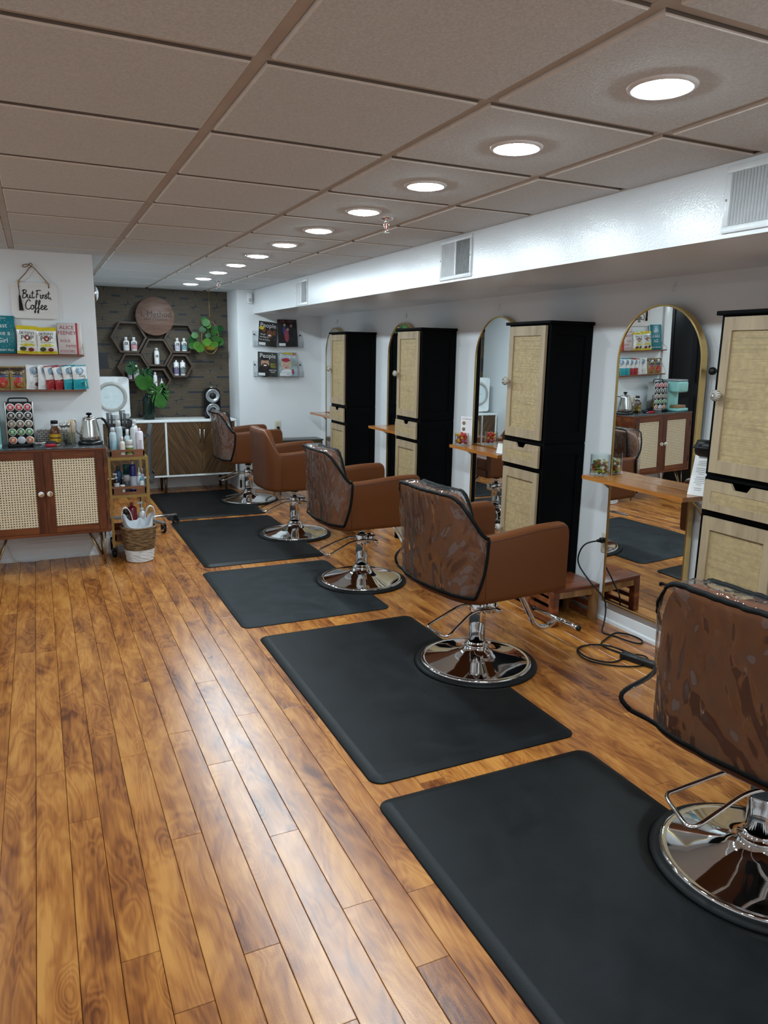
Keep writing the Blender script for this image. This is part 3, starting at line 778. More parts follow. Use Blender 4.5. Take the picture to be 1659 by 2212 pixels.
LEVER = [(0.01, .048, .292), (-.05, .042, .302), (-.12, .022, .302), (-.20, .006, .284), (-.275, -.004, .262), (-.302, -.012, .256), (-.312, -.045, .254), (-.312, -.10, .254), (-.312, -.150, .254), (-.300, -.168, .257), (-.27, -.162, .265), (-.20, -.130, .284), (-.12, -.092, .302), (-.05, -.068, .303), (.02, -.060, .298), (.075, -.058, .288)]
chair_parts = {}
def make_chair(loc, rz, label, cover=None, z0=.432, name='salon_chair', base_rz=0, so=(0, 0)):
    t = thing(name, label, 'chair', loc, rz, 'brown leather salon chairs in a row')
    def part(nm, f, mat, z=0, parent=t):
        if nm not in chair_parts: chair_parts[nm] = f().mesh(nm); chair_parts[nm].materials.append(mat)
        o = bpy.data.objects.new(nm, chair_parts[nm]); C.objects.link(o); o.parent = parent; o.location = (so[0], so[1], z) if z else (0, 0, 0); return o
    part('rubber_ring', lambda: MB().lathe([(.262, .0), (.302, .0), (.306, .006), (.304, .012), (.292, .019), (.276, .021), (.268, .018)], 64), RUBBER)
    part('base_disc', lambda: MB().lathe([(.277, .018), (.2765, .024), (.272, .028), (.262, .0285), (.256, .026), (.254, .0265), (.20, .037), (.14, .051), (.09, .068), (.066, .082), (.058, .094), (.054, .100)], 72, caps=False), CHROME)
    part('collar', lambda: MB().lathe([(.050, .094), (.058, .097), (.061, .103), (.058, .109), (.047, .112), (.047, .120), (.0425, .123)], 32, caps=False), CHROME)
    part('column', lambda: MB().lathe([(.0415, .115), (.0415, .325), (.038, .331), (.022, .331)], 32), CHROME)
    part('piston', lambda: MB().lathe([(.019, .33), (.019, .40)], 20), CHROME)
    br0 = len(t.children)
    br = part('pump_bracket', lambda: MB().rbox(.036, .085, -.05, .03, .265, .325, .006).lathe([(.011, -.085), (.011, .03)], 12, (.075, 0, .288), 'Y'), CHROME)
    lv = part('pump_lever', lambda: MB().tube(catmull(LEVER, 5), .0065, 8), CHROME)
    br.rotation_euler = lv.rotation_euler = (0, 0, base_rz)
    part('mount_plate', lambda: MB().rbox(-.09, .09, -.09, .09, -.03, -.002, .006).lathe([(.03, -.06), (.03, -.028)], 16), BLACKM, z0)
    part('shell', shell_mb, LEATHER, z0)
    part('seat', seat_mb, LEATHER, z0)
    for si in range(4): part('seam_%s' % ('right_arm', 'left_arm', 'right_side', 'left_side')[si], lambda: stitch_mb(si), STITCH, z0)
    def fr():
        b = MB().tube(catmull([(.10, 0, -.010), (.20, 0, -.03), (.275, 0, -.12), (.345, 0, -.240), (.375, 0, -.288), (.42, 0, -.315), (.47, 0, -.318), (.52, 0, -.295)], 6), .0155, 12)
        return b.tube([(.525, -.165, -.284), (.525, .165, -.284)], .0135, 14)
    f = part('footrest', fr, CHROME, z0)
    if 'end_cap' not in chair_parts: chair_parts['end_cap'] = MB().lathe([(.0145, -.006), (.0145, .006)], 14, (.525, 0, -.284), 'Y').mesh('end_cap'); chair_parts['end_cap'].materials.append(BLACKM)
    for ce in (-1, 1):
        e = bpy.data.objects.new('end_cap', chair_parts['end_cap']); C.objects.link(e); e.parent = f; e.location = (0, ce*.170, 0)
    if cover:
        sh, tpm = cover_mbs(*cover)
        c = ob('clear_cover', sh, VINYL, t, label='clear vinyl protector over the chair back', loc=(so[0], so[1], z0), fix=False)
        ob('binding', tpm, BIND, c, label='black fabric binding')
    return t
make_chair((1.365, -.50, 0), math.radians(8), 'brown leather salon chair under a clear cover, cut off by the right edge', (1, .13), z0=.42, base_rz=math.radians(-30), so=(.029, -.044))
make_chair((1.38, 1.13, 0), math.radians(5), 'brown leather salon chair under a clear cover beside the wooden stool', (2, .075), base_rz=0)
make_chair((1.385, 2.60, 0), math.radians(0), 'brown leather salon chair under a clear cover, third from the camera', (3, 0))
make_chair((1.375, 4.01, 0), math.radians(0), 'brown leather salon chair with bare back and no cover')
make_chair((1.392, 5.59, 0), math.radians(0), 'brown leather salon chair under a clear cover farthest from the camera', (5, 0))

# ------------------------------------------------------------------ anti-fatigue mats
def m_mat(name, col, rough):
    k = NT(name); pos = k.pos(); sm = k.noise(pos, 6, 5, .6, .6); fn = k.noise(pos, 300, 2)
    k.col(k.ramp(sm, [(.35, tuple(c*.6 for c in col)), (.72, tuple(c*1.9 for c in col))]))
    k.p(rough=k.math('ADD', rough, k.math('MULTIPLY', sm, .14)), spec=.22); k.bump(fn, .25, .0012); return k.m
MATB = m_mat('black mat foam', (.0026, .0034, .0042), .42); MATG = m_mat('worn grey mat foam', (.0105, .0133, .0155), .55)
def make_mat(x0, x1, y0, y1, cut, label, mat, bev=.042, th=.017):
    r = .05; cx, cy, cr = cut; pts = []
    def corner(px, py, a0):
        for i in range(7):
            a = math.radians(a0+15*i); pts.append((px+r*math.cos(a), py+r*math.sin(a)))
    corner(x0+r, y0+r, 180); corner(x1-r, y0+r, 270)
    h = math.sqrt(max(cr*cr-(x1-cx)**2, 0))
    a0 = math.atan2(-h, x1-cx); a1 = math.atan2(h, x1-cx)
    if a0 > 0: a0 -= 2*PI
    if a1 < 0: a1 += 2*PI
    n = 26
    for i in range(n+1):
        a = a0-(2*PI-(a1-a0))*i/n if False else (a0-( (a0-(a1-2*PI)) )*i/n)
        pts.append((cx+cr*math.cos(a), cy+cr*math.sin(a)))
    corner(x1-r, y1-r, 0); corner(x0+r, y1-r, 90)
    # layered offsets
    N = len(pts); P = [Vector((a, b, 0)) for a, b in pts]
    nor = []
    for i in range(N):
        d1 = (P[i]-P[i-1]); d2 = (P[(i+1) % N]-P[i]); t = (d1.normalized()+d2.normalized()); t = t.normalized() if t.length > 1e-6 else d1.normalized()
        nor.append(Vector((-t.y, t.x, 0)))
    mb = MB(); rings = [(0, 0), (0, .004), (.004, .006), (bev*.35, th*.6), (bev*.7, th*.9), (bev, th)]
    vs = []
    for o, z in rings:
        for i in range(N): q = P[i]+nor[i]*o; vs.append((q.x, q.y, z))
    fs = [tuple(range(N))[::-1], tuple((len(rings)-1)*N+i for i in range(N))]
    mb.add(vs, fs, False)
    o0 = len(mb.v)-len(vs)
    for k_ in range(len(rings)-1):
        for i in range(N):
            j = (i+1) % N; mb.f.append((o0+k_*N+i, o0+k_*N+j, o0+(k_+1)*N+j, o0+(k_+1)*N+i)); mb.sm.append(True); mb.mi.append(0)
    o = ob('floor_mat', mb, mat); return tag(o, label, 'mat', 'black anti-fatigue mats under the chairs')
CR = .305
make_mat(.43, 1.335, -1.28, .25, (1.365, -.50, CR), 'black rubber floor mat nearest the camera, cut off by the photo edge', MATB)
make_mat(.464, 1.378, .343, 1.867, (1.38, 1.13, CR), 'black rubber floor mat under the chair beside the wooden stool', MATB)
make_mat(.42, 1.335, 2.02, 3.17, (1.385, 2.60, CR), 'short greyer rubber floor mat, third from the camera', MATG, .03, .013)
make_mat(.468, 1.382, 3.28, 4.81, (1.375, 4.01, CR), 'black rubber floor mat under the bare backed chair', MATB)
make_mat(.47, 1.39, 4.91, 6.25, (1.392, 5.59, CR), 'black rubber floor mat farthest away in front of the sideboard', MATB)
# ------------------------------------------------------------------ coffee cabinet
SHE = wood('sheesham reddish brown', (.15, .040, .011), (.035, .008, .003), 'Z', 1.0, .32, mid=(.078, .018, .0055))
SHEX = wood('sheesham reddish brown rail', (.19, .055, .016), (.045, .010, .004), 'X', 1.0, .32, mid=(.105, .026, .008))
BRASSD = plain('antique brass wire', (.36, .26, .15), .35, 1)
def m_dotcane():
    k = NT('round hole cane'); v = k.objc(); sp = k.n('ShaderNodeSeparateXYZ'); k.l(v, sp.inputs[0]); p = .0165
    def dots(ox, oz):
        fx = k.math('SUBTRACT', k.math('FRACT', k.math('ADD', k.math('DIVIDE', sp.outputs[0], p), ox)), .5); fz = k.math('SUBTRACT', k.math('FRACT', k.math('ADD', k.math('DIVIDE', sp.outputs[2], p), oz)), .5)
        return k.math('SQRT', k.math('ADD', k.math('MULTIPLY', fx, fx), k.math('MULTIPLY', fz, fz)))
    d = k.math('MINIMUM', dots(0, 0), 9.0)
    hole = k.math('LESS_THAN', d, k.math('ADD', .25, k.math('MULTIPLY', k.math('SUBTRACT', k.noise(v, 70, 2), .5), .14)))
    st = k.noise(k.mapping(v, (1, 1, 1)), 260, 2)
    c = k.ramp(st, [(.3, (.62, .48, .30)), (.7, (.92, .80, .58))])
    k.col(k.mix(hole, c, (.008, .006, .005))); k.p(rough=.55); k.bump(k.math('MULTIPLY', hole, -1.0), .4, .003); return k.m
DCANE = m_dotcane()
CX0, CX1, CY0, CZ0, CZ1 = -.925, -.122, 3.585, .255, .855
t = thing('coffee_cabinet', 'reddish wooden cabinet with two cane doors on hairpin legs', 'cabinet', ((CX0+CX1)/2, 3.76, 0))
ox, oy = (CX0+CX1)/2, 3.76
hw = (CX1-CX0)/2; yb = YP-.03-oy; yf = CY0-oy
b = MB().box(-hw, -hw+.02, yf, yb, CZ0, CZ1-.018).box(hw-.02, hw, yf, yb, CZ0, CZ1-.018).box(-hw+.02, hw-.02, yf, yb, CZ0, CZ0+.02).box(-hw+.02, hw-.02, yb-.012, yb, CZ0+.02, CZ1-.018).box(-hw+.02, hw-.02, yf, yb, CZ1-.036, CZ1-.018)
ob('body', b, SHEX, t)
ob('top', MB().rbox(-hw-.002, hw+.002, yf-.004, yb, CZ1-.018, CZ1-.006, .002), SHEX, t)
ob('worktop_sheet', MB().rbox(-hw, hw, yf, yb, CZ1-.006, CZ1, .002), plain('dark slate sheet', (.05, .055, .06), .12, var=.2), t)
for sx in (-1, 1):
    x0, x1 = (-hw+.022, -.001) if sx < 0 else (.001, hw-.022)
    z0, z1 = CZ0+.022, CZ1-.024; f = .055; ya, yc = yf-.001, yf+.018
    d = ob('door', MB().box(x0, x0+f, ya, yc, z0, z1).box(x1-f, x1, ya, yc, z0, z1), SHE, t)
    ob('rail', MB().box(x0+f, x1-f, ya, yc, z0, z0+.045), SHEX, d); ob('rail', MB().box(x0+f, x1-f, ya, yc, z1-.045, z1), SHEX, d)
    ob('cane_panel', MB().box(x0+f, x1-f, yf+.004, yf+.010, z0+.045, z1-.045), DCANE, d, label='pale cane panel with round holes')
    kx = -sx*0; kx = x1-.026 if sx < 0 else x0+.026
    kb = ob('knob', MB().lathe([(.007, 0), (.007, -.012), (.0175, -.014), (.0185, -.022), (.016, -.026), (0, -.027)], 20, (kx, ya, .552), 'Y'), plain('knob marble', (.80, .79, .77), .25), d)
    ob('brass_half', MB().prism([(kx+sx*.0*u+u, .552+w_) for u, w_ in [(.0158*math.cos(a), .0158*math.sin(a)) for a in [math.radians(-150+180*i/12+(60 if sx > 0 else 0)) for i in range(13)]]], ya-.0278, ya-.0265, 'XZ'), GOLDF, kb)
    for hz in (z0+.09, z1-.09): ob('hinge', MB().box((x0-.004 if sx < 0 else x1-.001), (x0+.001 if sx < 0 else x1+.004), ya-.003, ya+.004, hz-.025, hz+.025), BLACKM, d)
for lx, ly in ((-hw+.09, yf+.06), (hw-.09, yf+.06), (-hw+.09, yb-.06), (hw-.09, yb-.06)):
    fx = lx+(.045 if lx > 0 else -.045); fy = ly-.03 if ly < 0 else ly+.02
    m = MB()
    for a in ((lx-.055, ly), (lx+.055, ly), (lx+(.03 if lx > 0 else -.03), ly+.05)): m.tube([(a[0], a[1], CZ0), (fx, fy, .006)], .0055, 8)
    m.lathe([(0, 0), (.008, .001), (.0085, .008), (0, .014)], 10, (fx, fy, 0))
    ob('leg', m, BRASSD, t)
o = ob('power_cord', MB().tube(catmull([(-.80, 3.945, .26), (-.80, 3.93, .15), (-.76, 3.91, .03), (-.68, 3.90, .006), (-.60, 3.91, .006)], 6), .003, 6), plain('pale grey cable', (.6, .6, .6), .5)); tag(o, 'thin pale cable hanging behind the coffee cabinet', 'cable')

ZC = CZ1+.0005
# ------------------------------------------------------------------ pod rack and pods
rx, ry, rrz = -.647, 3.80, math.radians(4)
t = thing('pod_rack', 'black upright rack holding rows of coffee pods', 'rack', (rx, ry, ZC), rrz)
ob('base', MB().rbox(-.085, .085, -.07, .07, 0, .022, .004), BLACKM, t)
ob('panel', MB().rbox(-.079, .079, -.045, .045, .022, .30, .006), BLACKM, t)
ob('handle', MB().tube(catmull([(-.06, 0, .298), (-.058, 0, .318), (-.04, 0, .325), (.04, 0, .325), (.058, 0, .318), (.06, 0, .298)], 4), .005, 8), BLACKM, t)
for sx in (-1, 1): ob('side_rail', MB().rbox(sx*.083-.004, sx*.083+.004, -.05, .05, .02, .302, .002), STEEL, t)
pc = [[(.55, .03, .06)]*3, [(.02, .02, .02)]*3, [(.22, .15, .09), (.20, .12, .07), (.22, .15, .09)], [(.05, .25, .05)]*3, [(.65, .13, .02), (.55, .60, .68), (.65, .13, .02)]]
rowlab = ['raspberry red', 'black', 'brown', 'green', 'orange']
cupm = plain('pod white plastic', (.78, .78, .77), .4)
for r in range(5):
    for c in range(3):
        lx, lz = (c-1)*.052, .268-.0555*r
        p = Matrix.Rotation(rrz, 4, 'Z') @ Vector((lx, -.047, 0))
        nm = ('white-lidded' if (r, c) == (4, 1) else rowlab[r]+' lidded')
        t = thing('coffee_pod', '%s coffee pod in the %s row of the rack, %s' % (nm, ['top', 'second', 'middle', 'fourth', 'bottom'][r], ['left column', 'middle column', 'right column'][c]), 'coffee pod', (rx+p.x, ry+p.y, ZC+lz), rrz, 'coffee pods in the rack')
        ob('cup', MB().lathe([(.0255, -.006), (.0255, -.003), (.023, -.002), (.021, .0)], 24, (0, 0, 0), 'Y'), cupm, t)
        col = pc[r][c]
        ob('lid', MB().lathe([(0, -.0068), (.020, -.0068), (.0205, -.0062)], 24, (0, 0, 0), 'Y'), plain('pod lid %.2f %.2f' % (col[0], col[1]), col, .3, var=.3, scale=150), t)
        m = MB(); m.lathe([(0, -.0072), (.009, -.0072)], 12, (0, 0, .003), 'Y'); m.box(-.012, .012, -.0073, -.0068, -.011, -.008)
        ob('print', m, plain('pod print', (.62, .58, .56), .5, var=.4, scale=200), t)

# ------------------------------------------------------------------ kettle
t = thing('kettle', 'brushed steel gooseneck kettle on a black base', 'kettle', (-.205, 3.80, ZC), math.radians(20))
ob('base', MB().lathe([(0, 0), (.082, 0), (.084, .012), (.078, .024), (.05, .028)], 36), plain('black plastic gloss', (.012, .012, .012), .25), t)
ob('body', MB().lathe([(.070, .030), (.075, .034), (.072, .06), (.060, .12), (.049, .168), (.047, .178), (.040, .181)], 40), STEEL, t)
l = ob('lid', MB().lathe([(.042, .180), (.044, .186), (.030, .191), (.008, .194), (.007, .202)], 28), STEEL, t)
ob('knob', MB().lathe([(.006, .200), (.019, .206), (.021, .213), (.014, .219), (0, .221)], 20), BLACKP, l)
h = ob('handle', MB().tube(catmull([(.046, 0, .172), (.075, 0, .178), (.10, 0, .170), (.118, 0, .145), (.14, 0, .10)], 5), [.004]*8+[.009]*13, 10), BLACKM, t)
ob('spout', MB().tube(catmull([(-.064, 0, .075), (-.088, 0, .085), (-.098, 0, .115), (-.096, 0, .15), (-.105, 0, .175), (-.122, 0, .178)], 6), [.0085-.00016*i for i in range(31)], 10), STEEL, t)

# ------------------------------------------------------------------ small things on the cabinet
t = thing('honey_bottle', 'amber bottle with a black cap and yellow label on the cabinet', 'bottle', (-.432, 3.86, ZC), 0)
k = NT('amber glass'); k.col((.16, .045, .008)); k.p(rough=.1, coat=.5); AMB = k.m
ob('body', MB().lathe([(0, 0), (.033, 0), (.037, .01), (.037, .075), (.033, .10), (.022, .118), (.022, .125)], 24), AMB, t)
ob('neck', MB().lathe([(.024, .125), (.026, .135), (.024, .142)], 20), plain('clear plastic', (.6, .6, .62), .2), t)
ob('cap', MB().lathe([(.024, .142), (.024, .162), (.021, .165), (0, .165)], 20), BLACKM, t)
lb = ob('label_band', MB().lathe([(.0375, .015), (.0375, .072)], 24, caps=False), plain('label yellow', (.72, .42, .02), .5), t)
m = MB().lathe([(.0379, .040), (.0379, .050)], 24, caps=False); ob('dark_stripe', m, plain('label brown', (.16, .06, .01), .5), lb)
def glass_cup(label, loc, r, h):
    t = thing('glass_cup', label, 'glass', loc); ob('glass', MB().lathe([(0, 0), (r*.9, 0), (r, h), (r-.002, h), (r*.9-.002, .006), (0, .006)], 24), GLASS, t); return t
glass_cup('small glass full of wooden stir sticks beside the kettle', (-.325, 3.83, ZC), .026, .085)
STK = wood('pale stick wood', (.78, .62, .42), (.62, .46, .28), 'Z', 2, .6)
sm = MB().rbox(-.0028, .0028, -.001, .001, 0, .165, .0008, 1).mesh('wooden_stirrer'); sm.materials.append(STK)
rs = random.Random(11)
for i in range(15):
    a = i*2.4; r = .016*math.sqrt((i+.5)/15)
    o = bpy.data.objects.new('wooden_stirrer', sm); C.objects.link(o); o.location = (-.325+r*math.cos(a), 3.83+r*math.sin(a), ZC+.007); o.rotation_euler = (r*math.sin(a)*-9+rs.uniform(-.02, .02), r*math.cos(a)*9, rs.random()*3)
    tag(o, 'thin wooden stir stick standing in the glass next to the kettle', 'stick', 'wooden stir sticks in the glass')
glass_cup('small glass holding metal teaspoons beside the stir sticks', (-.372, 3.80, ZC), .026, .075)
spm = MB().tube([(0, 0, 0), (0, 0, .09), (0, .003, .115)], .0022, 6).lathe([(0, -.018), (.009, -.01), (.011, .002), (.007, .014), (0, .018)], 12, (0, .004, .130)).mesh('teaspoon'); spm.materials.append(STEEL)
for i in range(7):
    a = i*2.4+.4; r = .013
    o = bpy.data.objects.new('teaspoon', spm); C.objects.link(o); o.location = (-.372+r*math.cos(a)*.8, 3.80+r*math.sin(a)*.8, ZC+.007); o.rotation_euler = (-math.sin(a)*.16, math.cos(a)*.16, a)
    tag(o, 'metal teaspoon standing in the small glass', 'spoon', 'teaspoons in the glass')
t = thing('round_tin', 'round shiny metal tin at the foot of the pod rack', 'tin', (-.535, 3.685, ZC))
ob('body', MB().lathe([(0, 0), (.040, 0), (.041, .004), (.041, .028), (.043, .029), (.043, .036), (.040, .038), (.037, .032), (0, .031)], 32), STEEL, t)
ob('contents', MB().lathe([(0, .034), (.036, .0325)], 24), plain('dark tin contents', (.05, .02, .012), .6), t)
t = thing('red_lighter', 'red and grey lighter lying on the cabinet', 'lighter', (-.455, 3.70, ZC), math.radians(8))
ob('body', MB().rbox(-.05, .02, -.011, .011, 0, .02, .005), plain('lighter red', (.42, .01, .02), .25), t)
ob('nozzle', MB().rbox(.02, .05, -.006, .006, .006, .014, .002), STEEL, t)
t = thing('key_bunch', 'dark bunch of keys and tags lying before the honey bottle', 'keys', (-.455, 3.775, ZC), 0)
ob('pouch', MB().rbox(-.035, .03, -.02, .02, 0, .03, .012, 3), plain('dark blue cloth', (.012, .016, .03), .7), t)
for i, a in enumerate((-.5, .1, .7)): ob('key', MB().lathe([(0, 0), (.009, 0), (.009, .002), (0, .002)], 12, (.045, -.01+.01*i, .004+.006*i)).box(.053, .08, -.0125+.01*i, -.0075+.01*i, .004+.006*i, .006+.006*i), STEEL, t)
k = NT('fretwork tile'); v = k.objc(); sp = k.n('ShaderNodeSeparateXYZ'); k.l(v, sp.inputs[0])
br = k.n('ShaderNodeTexBrick'); k.l(k.mapping(v, (1, 1, 1)), br.inputs['Vector']); cv = k.n('ShaderNodeCombineXYZ'); k.l(sp.outputs[0], cv.inputs[0]); k.l(sp.outputs[2], cv.inputs[1]); k.l(cv.outputs[0], br.inputs['Vector'])
br.inputs['Scale'].default_value = 17; br.inputs['Mortar Size'].default_value = .035; br.inputs['Color1'].default_value = (.55, .52, .47, 1); br.inputs['Color2'].default_value = (.48, .45, .41, 1); br.inputs['Mortar'].default_value = (.05, .04, .035, 1)
k.col(br.outputs[0]); k.p(rough=.5)
t = thing('fretwork_box', 'small pale box with a dark fretwork pattern against the wall', 'box', (-.445, 3.925, ZC))
ob('body', MB().rbox(-.10, .12, -.018, .02, 0, .098, .003), k.m, t)
t = thing('coffee_maker', 'mint green pod coffee maker at the left photo edge', 'coffee maker', (-.84, 3.76, ZC), 0)
MINT = plain('mint plastic', (.30, .62, .58), .35)
ob('body', MB().rbox(-.075, .075, .0, .13, 0, .30, .012, 3), MINT, t)
ob('head', MB().rbox(-.077, .077, -.12, .02, .19, .30, .02, 3), MINT, t)
ob('lid', MB().rbox(-.07, .07, -.115, .11, .30, .318, .008, 2), plain('grey plastic', (.30, .32, .33), .4), t)
ob('foot', MB().rbox(-.077, .077, -.13, .0, 0, .03, .008, 2), MINT, t)
ob('drip_tray', MB().rbox(-.055, .055, -.115, -.01, .03, .062, .006), wood('cork', (.35, .2, .1), (.2, .1, .05), 'X'), t)

# ------------------------------------------------------------------ ledges with books and snack bags
LEDGE = wood('dark ledge wood', (.22, .07, .03), (.09, .025, .012), 'X', 1, .35)
def ledge(z, rail, label, x0=-.83, x1=-.205):
    t = thing('wall_ledge', label, 'shelf', ((x0+x1)/2, YP, z)); hw = (x1-x0)/2
    ob('board', MB().rbox(-hw, hw, -.085, 0, -.012, 0, .002), LEDGE, t)
    if rail:
        ob('back_rail', MB().box(-hw, hw, -.006, -.002, .148, .158).box(-hw, hw, -.005, -.001, .004, .010), GOLDF, t)
        m = MB()
        for x in [(-hw+.004)+i*(2*hw-.008)/12 for i in range(13)]: m.tube([(x, -.004, .006), (x+.012, -.004, .15)], .0014, 5)
        ob('wire', m, GOLDF, t, kind='stuff')
    for x in (-hw+.002, hw-.002): ob('side_wire', MB().tube([(x, -.083, .001), (x, -.083, .02), (x, -.006, .15 if rail else .075)], .0018, 6), GOLDF, t)
    return t
Z1, Z2 = 1.475, 1.232
ledge(Z1, False, 'upper dark wooden ledge holding books and popcorn bags'); ledge(Z2, True, 'lower dark wooden ledge with gold wires holding snack bags')

def flat(fx, y, fz):                      # print plane facing -y
    return lambda x, z: (fx+x, y, fz+z)
def book(label, loc, w, h, d, col, spine=None, rz=0, tilt=0, name='book'):
    t = thing(name, label, 'book', loc); t.rotation_euler = (tilt, 0, rz)
    cm = plain('cover %.2f %.2f %.2f' % col, col, .4, var=.04)
    ob('front_cover', MB().rbox(-w/2, w/2, -d/2, -d/2+.002, 0, h, .0006, 1), cm, t)
    ob('back_cover', MB().rbox(-w/2, w/2, d/2-.002, d/2, 0, h, .0006, 1), cm, t)
    ob('spine', MB().box(-w/2, -w/2+.002, -d/2+.002, d/2-.002, 0, h), plain('spine %.2f' % (spine or col)[0], spine or col, .4), t)
    ob('page_block', MB().box(-w/2+.002, w/2-.003, -d/2+.002, d/2-.002, .003, h-.003), PAPER, t)
    return t
t = book('teal book with white title standing on the upper ledge', (-.71, 3.918, Z1+.0008), .16, .250, .022, (.004, .17, .21), tilt=math.radians(-6))
m = MB(); y = -.0116
for s, sz, zz in (('Fast', .044, .172), ('Like a', .044, .122), ('Girl', .044, .072), ('DR. MINDY PELZ', .018, .016), ('BESTSELLER', .012, .230)): text_mb(m, s, sz, flat(0, y, zz), sx=.95)
for i in range(20):
    a = 2*PI*i/20; m.prism([(.070*math.cos(a)+u, .132+.088*math.sin(a)+w_) for u, w_ in circ(.0018, 6)], y-.0002, y, 'XZ')
ob('lettering', m, PAPER, t)
t = book('worn white book with red lettering and a red spine edge on the upper ledge', (-.302, 3.905, Z1+.0008), .128, .214, .03, (.62, .55, .54), (.45, .02, .03), tilt=math.radians(-5))
m = MB(); y = -.0156
for s, sz, zz in (('ALICE', .036, .170), ('FEENEY', .036, .133)): text_mb(m, s, sz, flat(-.004, y, zz), sx=1.0)
for s, sz, zz, xx in (('ROCK', .025, .082, -.016), ('PAPER', .025, .047, .018), ('SCISSORS', .024, .012, -.008)): text_mb(m, s, sz, flat(xx, y, zz), sx=.95)
ob('lettering', m, plain('red ink', (.35, .015, .03), .5), t)
ob('red_edge', MB().box(.053, .065, -.0158, .0152, 0, .214), plain('spine red', (.45, .02, .03), .35), t)
t = book('thin white paperback behind the red edged book on the upper ledge', (-.234, 3.93, Z1+.0008), .05, .212, .016, (.72, .70, .66), tilt=math.radians(-3))

def bag(label, loc, w, h, bands, texts, rz=0, tilt=-.06, depth=.05, seed=0, blobs=(), roll=0, name='snack_bag'):
    """pillow pack: bands = [(v0, v1, colour)]; front faces -y; texts = (string, size, v, colour, dx)"""
    t = thing(name, label, 'snack bag', loc); t.rotation_euler = (tilt, roll, rz)
    rs = Vector((seed*3.7, seed*1.3, 0))
    def th(u, v):
        e = (1-abs(2*u-1)**2.6)*max(0, min(1, min(v-.06, .94-v)/.22))**.6 if .06 < v < .94 else 0
        return depth/2*e*(1+.22*noise.noise(Vector((u*3.5, v*4, seed))))
    def xz(u, v):
        wv = 1-.06*math.sin(PI*min(max((v-.06)/.88, 0), 1))+(.015*noise.noise(Vector((v*9, seed, 1))))
        return (u-.5)*w*wv, v*h
    NU, NV = 15, 22; m = MB(); mats = []; pts = []
    cl = {}
    for _, _, c in bands:
        if c not in cl: cl[c] = len(mats); mats.append(plain('foil %.2f %.2f %.2f' % c, c, .28, var=.08, scale=30, coat=.3))
    def fr(u, v, s):
        x, z = xz(u, v); wr = .0038*noise.noise(Vector((u*9, v*12, seed*2+s)))
        crimp = .0012*math.sin(u*70) if v < .055 or v > .945 else 0
        return (x, s*(th(u, v)+.0006)+wr*(4*u*(1-u))+crimp, z)
    for s in (-1, 1):
        base = len(m.v)
        m.v += [fr(i/(NU-1), j/(NV-1), s) for i in range(NU) for j in range(NV)]
        for i in range(NU-1):
            for j in range(NV-1):
                v = (j+.5)/(NV-1); mi = 0
                for a, b_, c in bands:
                    if a <= v < b_: mi = cl[c]
                m.f.append((base+i*NV+j, base+(i+1)*NV+j, base+(i+1)*NV+j+1, base+i*NV+j+1)); m.sm.append(True); m.mi.append(mi)
    ob('pack', m, mats, t)
    def onf(x, z, lift=.0016):
        v = z/h; u = .5+x/(w*.95)
        p = fr(min(max(u, .02), .98), min(max(v, .02), .98), -1); return (x, p[1]-lift, z)
    for i, (cx, cv, rx_, rz_, c) in enumerate(blobs):
        m = MB(); ctr = onf(cx, cv*h, .0011+.0002*i); ring = [onf(cx+rx_*math.cos(a), cv*h+rz_*math.sin(a), .0011+.0002*i) for a in [2*PI*k_/18 for k_ in range(18)]]; half = [onf(cx+.5*rx_*math.cos(a), cv*h+.5*rz_*math.sin(a), .0011+.0002*i) for a in [2*PI*k_/18 for k_ in range(18)]]
        m.add([ctr]+half+ring, [(0, 1+k_, 1+(k_+1) % 18) for k_ in range(18)]+[(1+k_, 19+k_, 19+(k_+1) % 18, 1+(k_+1) % 18) for k_ in range(18)], True)
        ob('printed_patch', m, plain('print %.2f %.2f %.2f' % c, c, .35, var=.35, scale=70), t)
    for i, (s, sz, v, c, dx) in enumerate(texts):
        m = MB(); text_mb(m, s, sz, lambda x, y: onf(x+dx, v*h+y, .0022)); ob('lettering', m, plain('letter %.2f %.2f %.2f' % c, c, .45), t)
    return t
YEL, WHT, LIME = (.66, .52, .02), (.78, .76, .73), (.55, .58, .08)
for i, (x, rzz, lab) in enumerate(((-.562, .06, 'yellow and white popcorn bag next to the teal book on the upper ledge'), (-.436, -.02, 'yellow and white popcorn bag next to the worn white book on the upper ledge'))):
    bag(lab, (x, 3.895, Z1+.001), .130, .180+.008*(1-i), [(0, .09, YEL), (.09, .84, WHT), (.84, 1, YEL)], [('SKINNY', .026, .68, (.02,.02,.02), 0), ('POP', .037, .50, (.02,.02,.02), 0), ('POPCORN', .013, .385, (.30, .38, .05), 0)] if False else [('SKINNY', .028, .68, (.02, .02, .02), 0), ('P   P', .043, .49, (.02, .02, .02), 0), ('POPCORN', .017, .385, (.32, .36, .05), 0)], rzz, -.10, .05, i+1,
        [(0, .565, .018, .020, (.02, .02, .02)), (0, .565, .014, .016, (.45, .05, .04)), (0, .56, .007, .008, (.75, .62, .45)), (-.028, .17, .02, .014, (.05, .07, .02)), (.022, .15, .018, .012, (.18, .03, .03)), (0, .31, .046, .009, (.62, .55, .05))], roll=.03-.05*i)
BRN, RED, TEA, CRM = (.20, .125, .035), (.33, .02, .025), (.01, .30, .36), (.74, .73, .72)
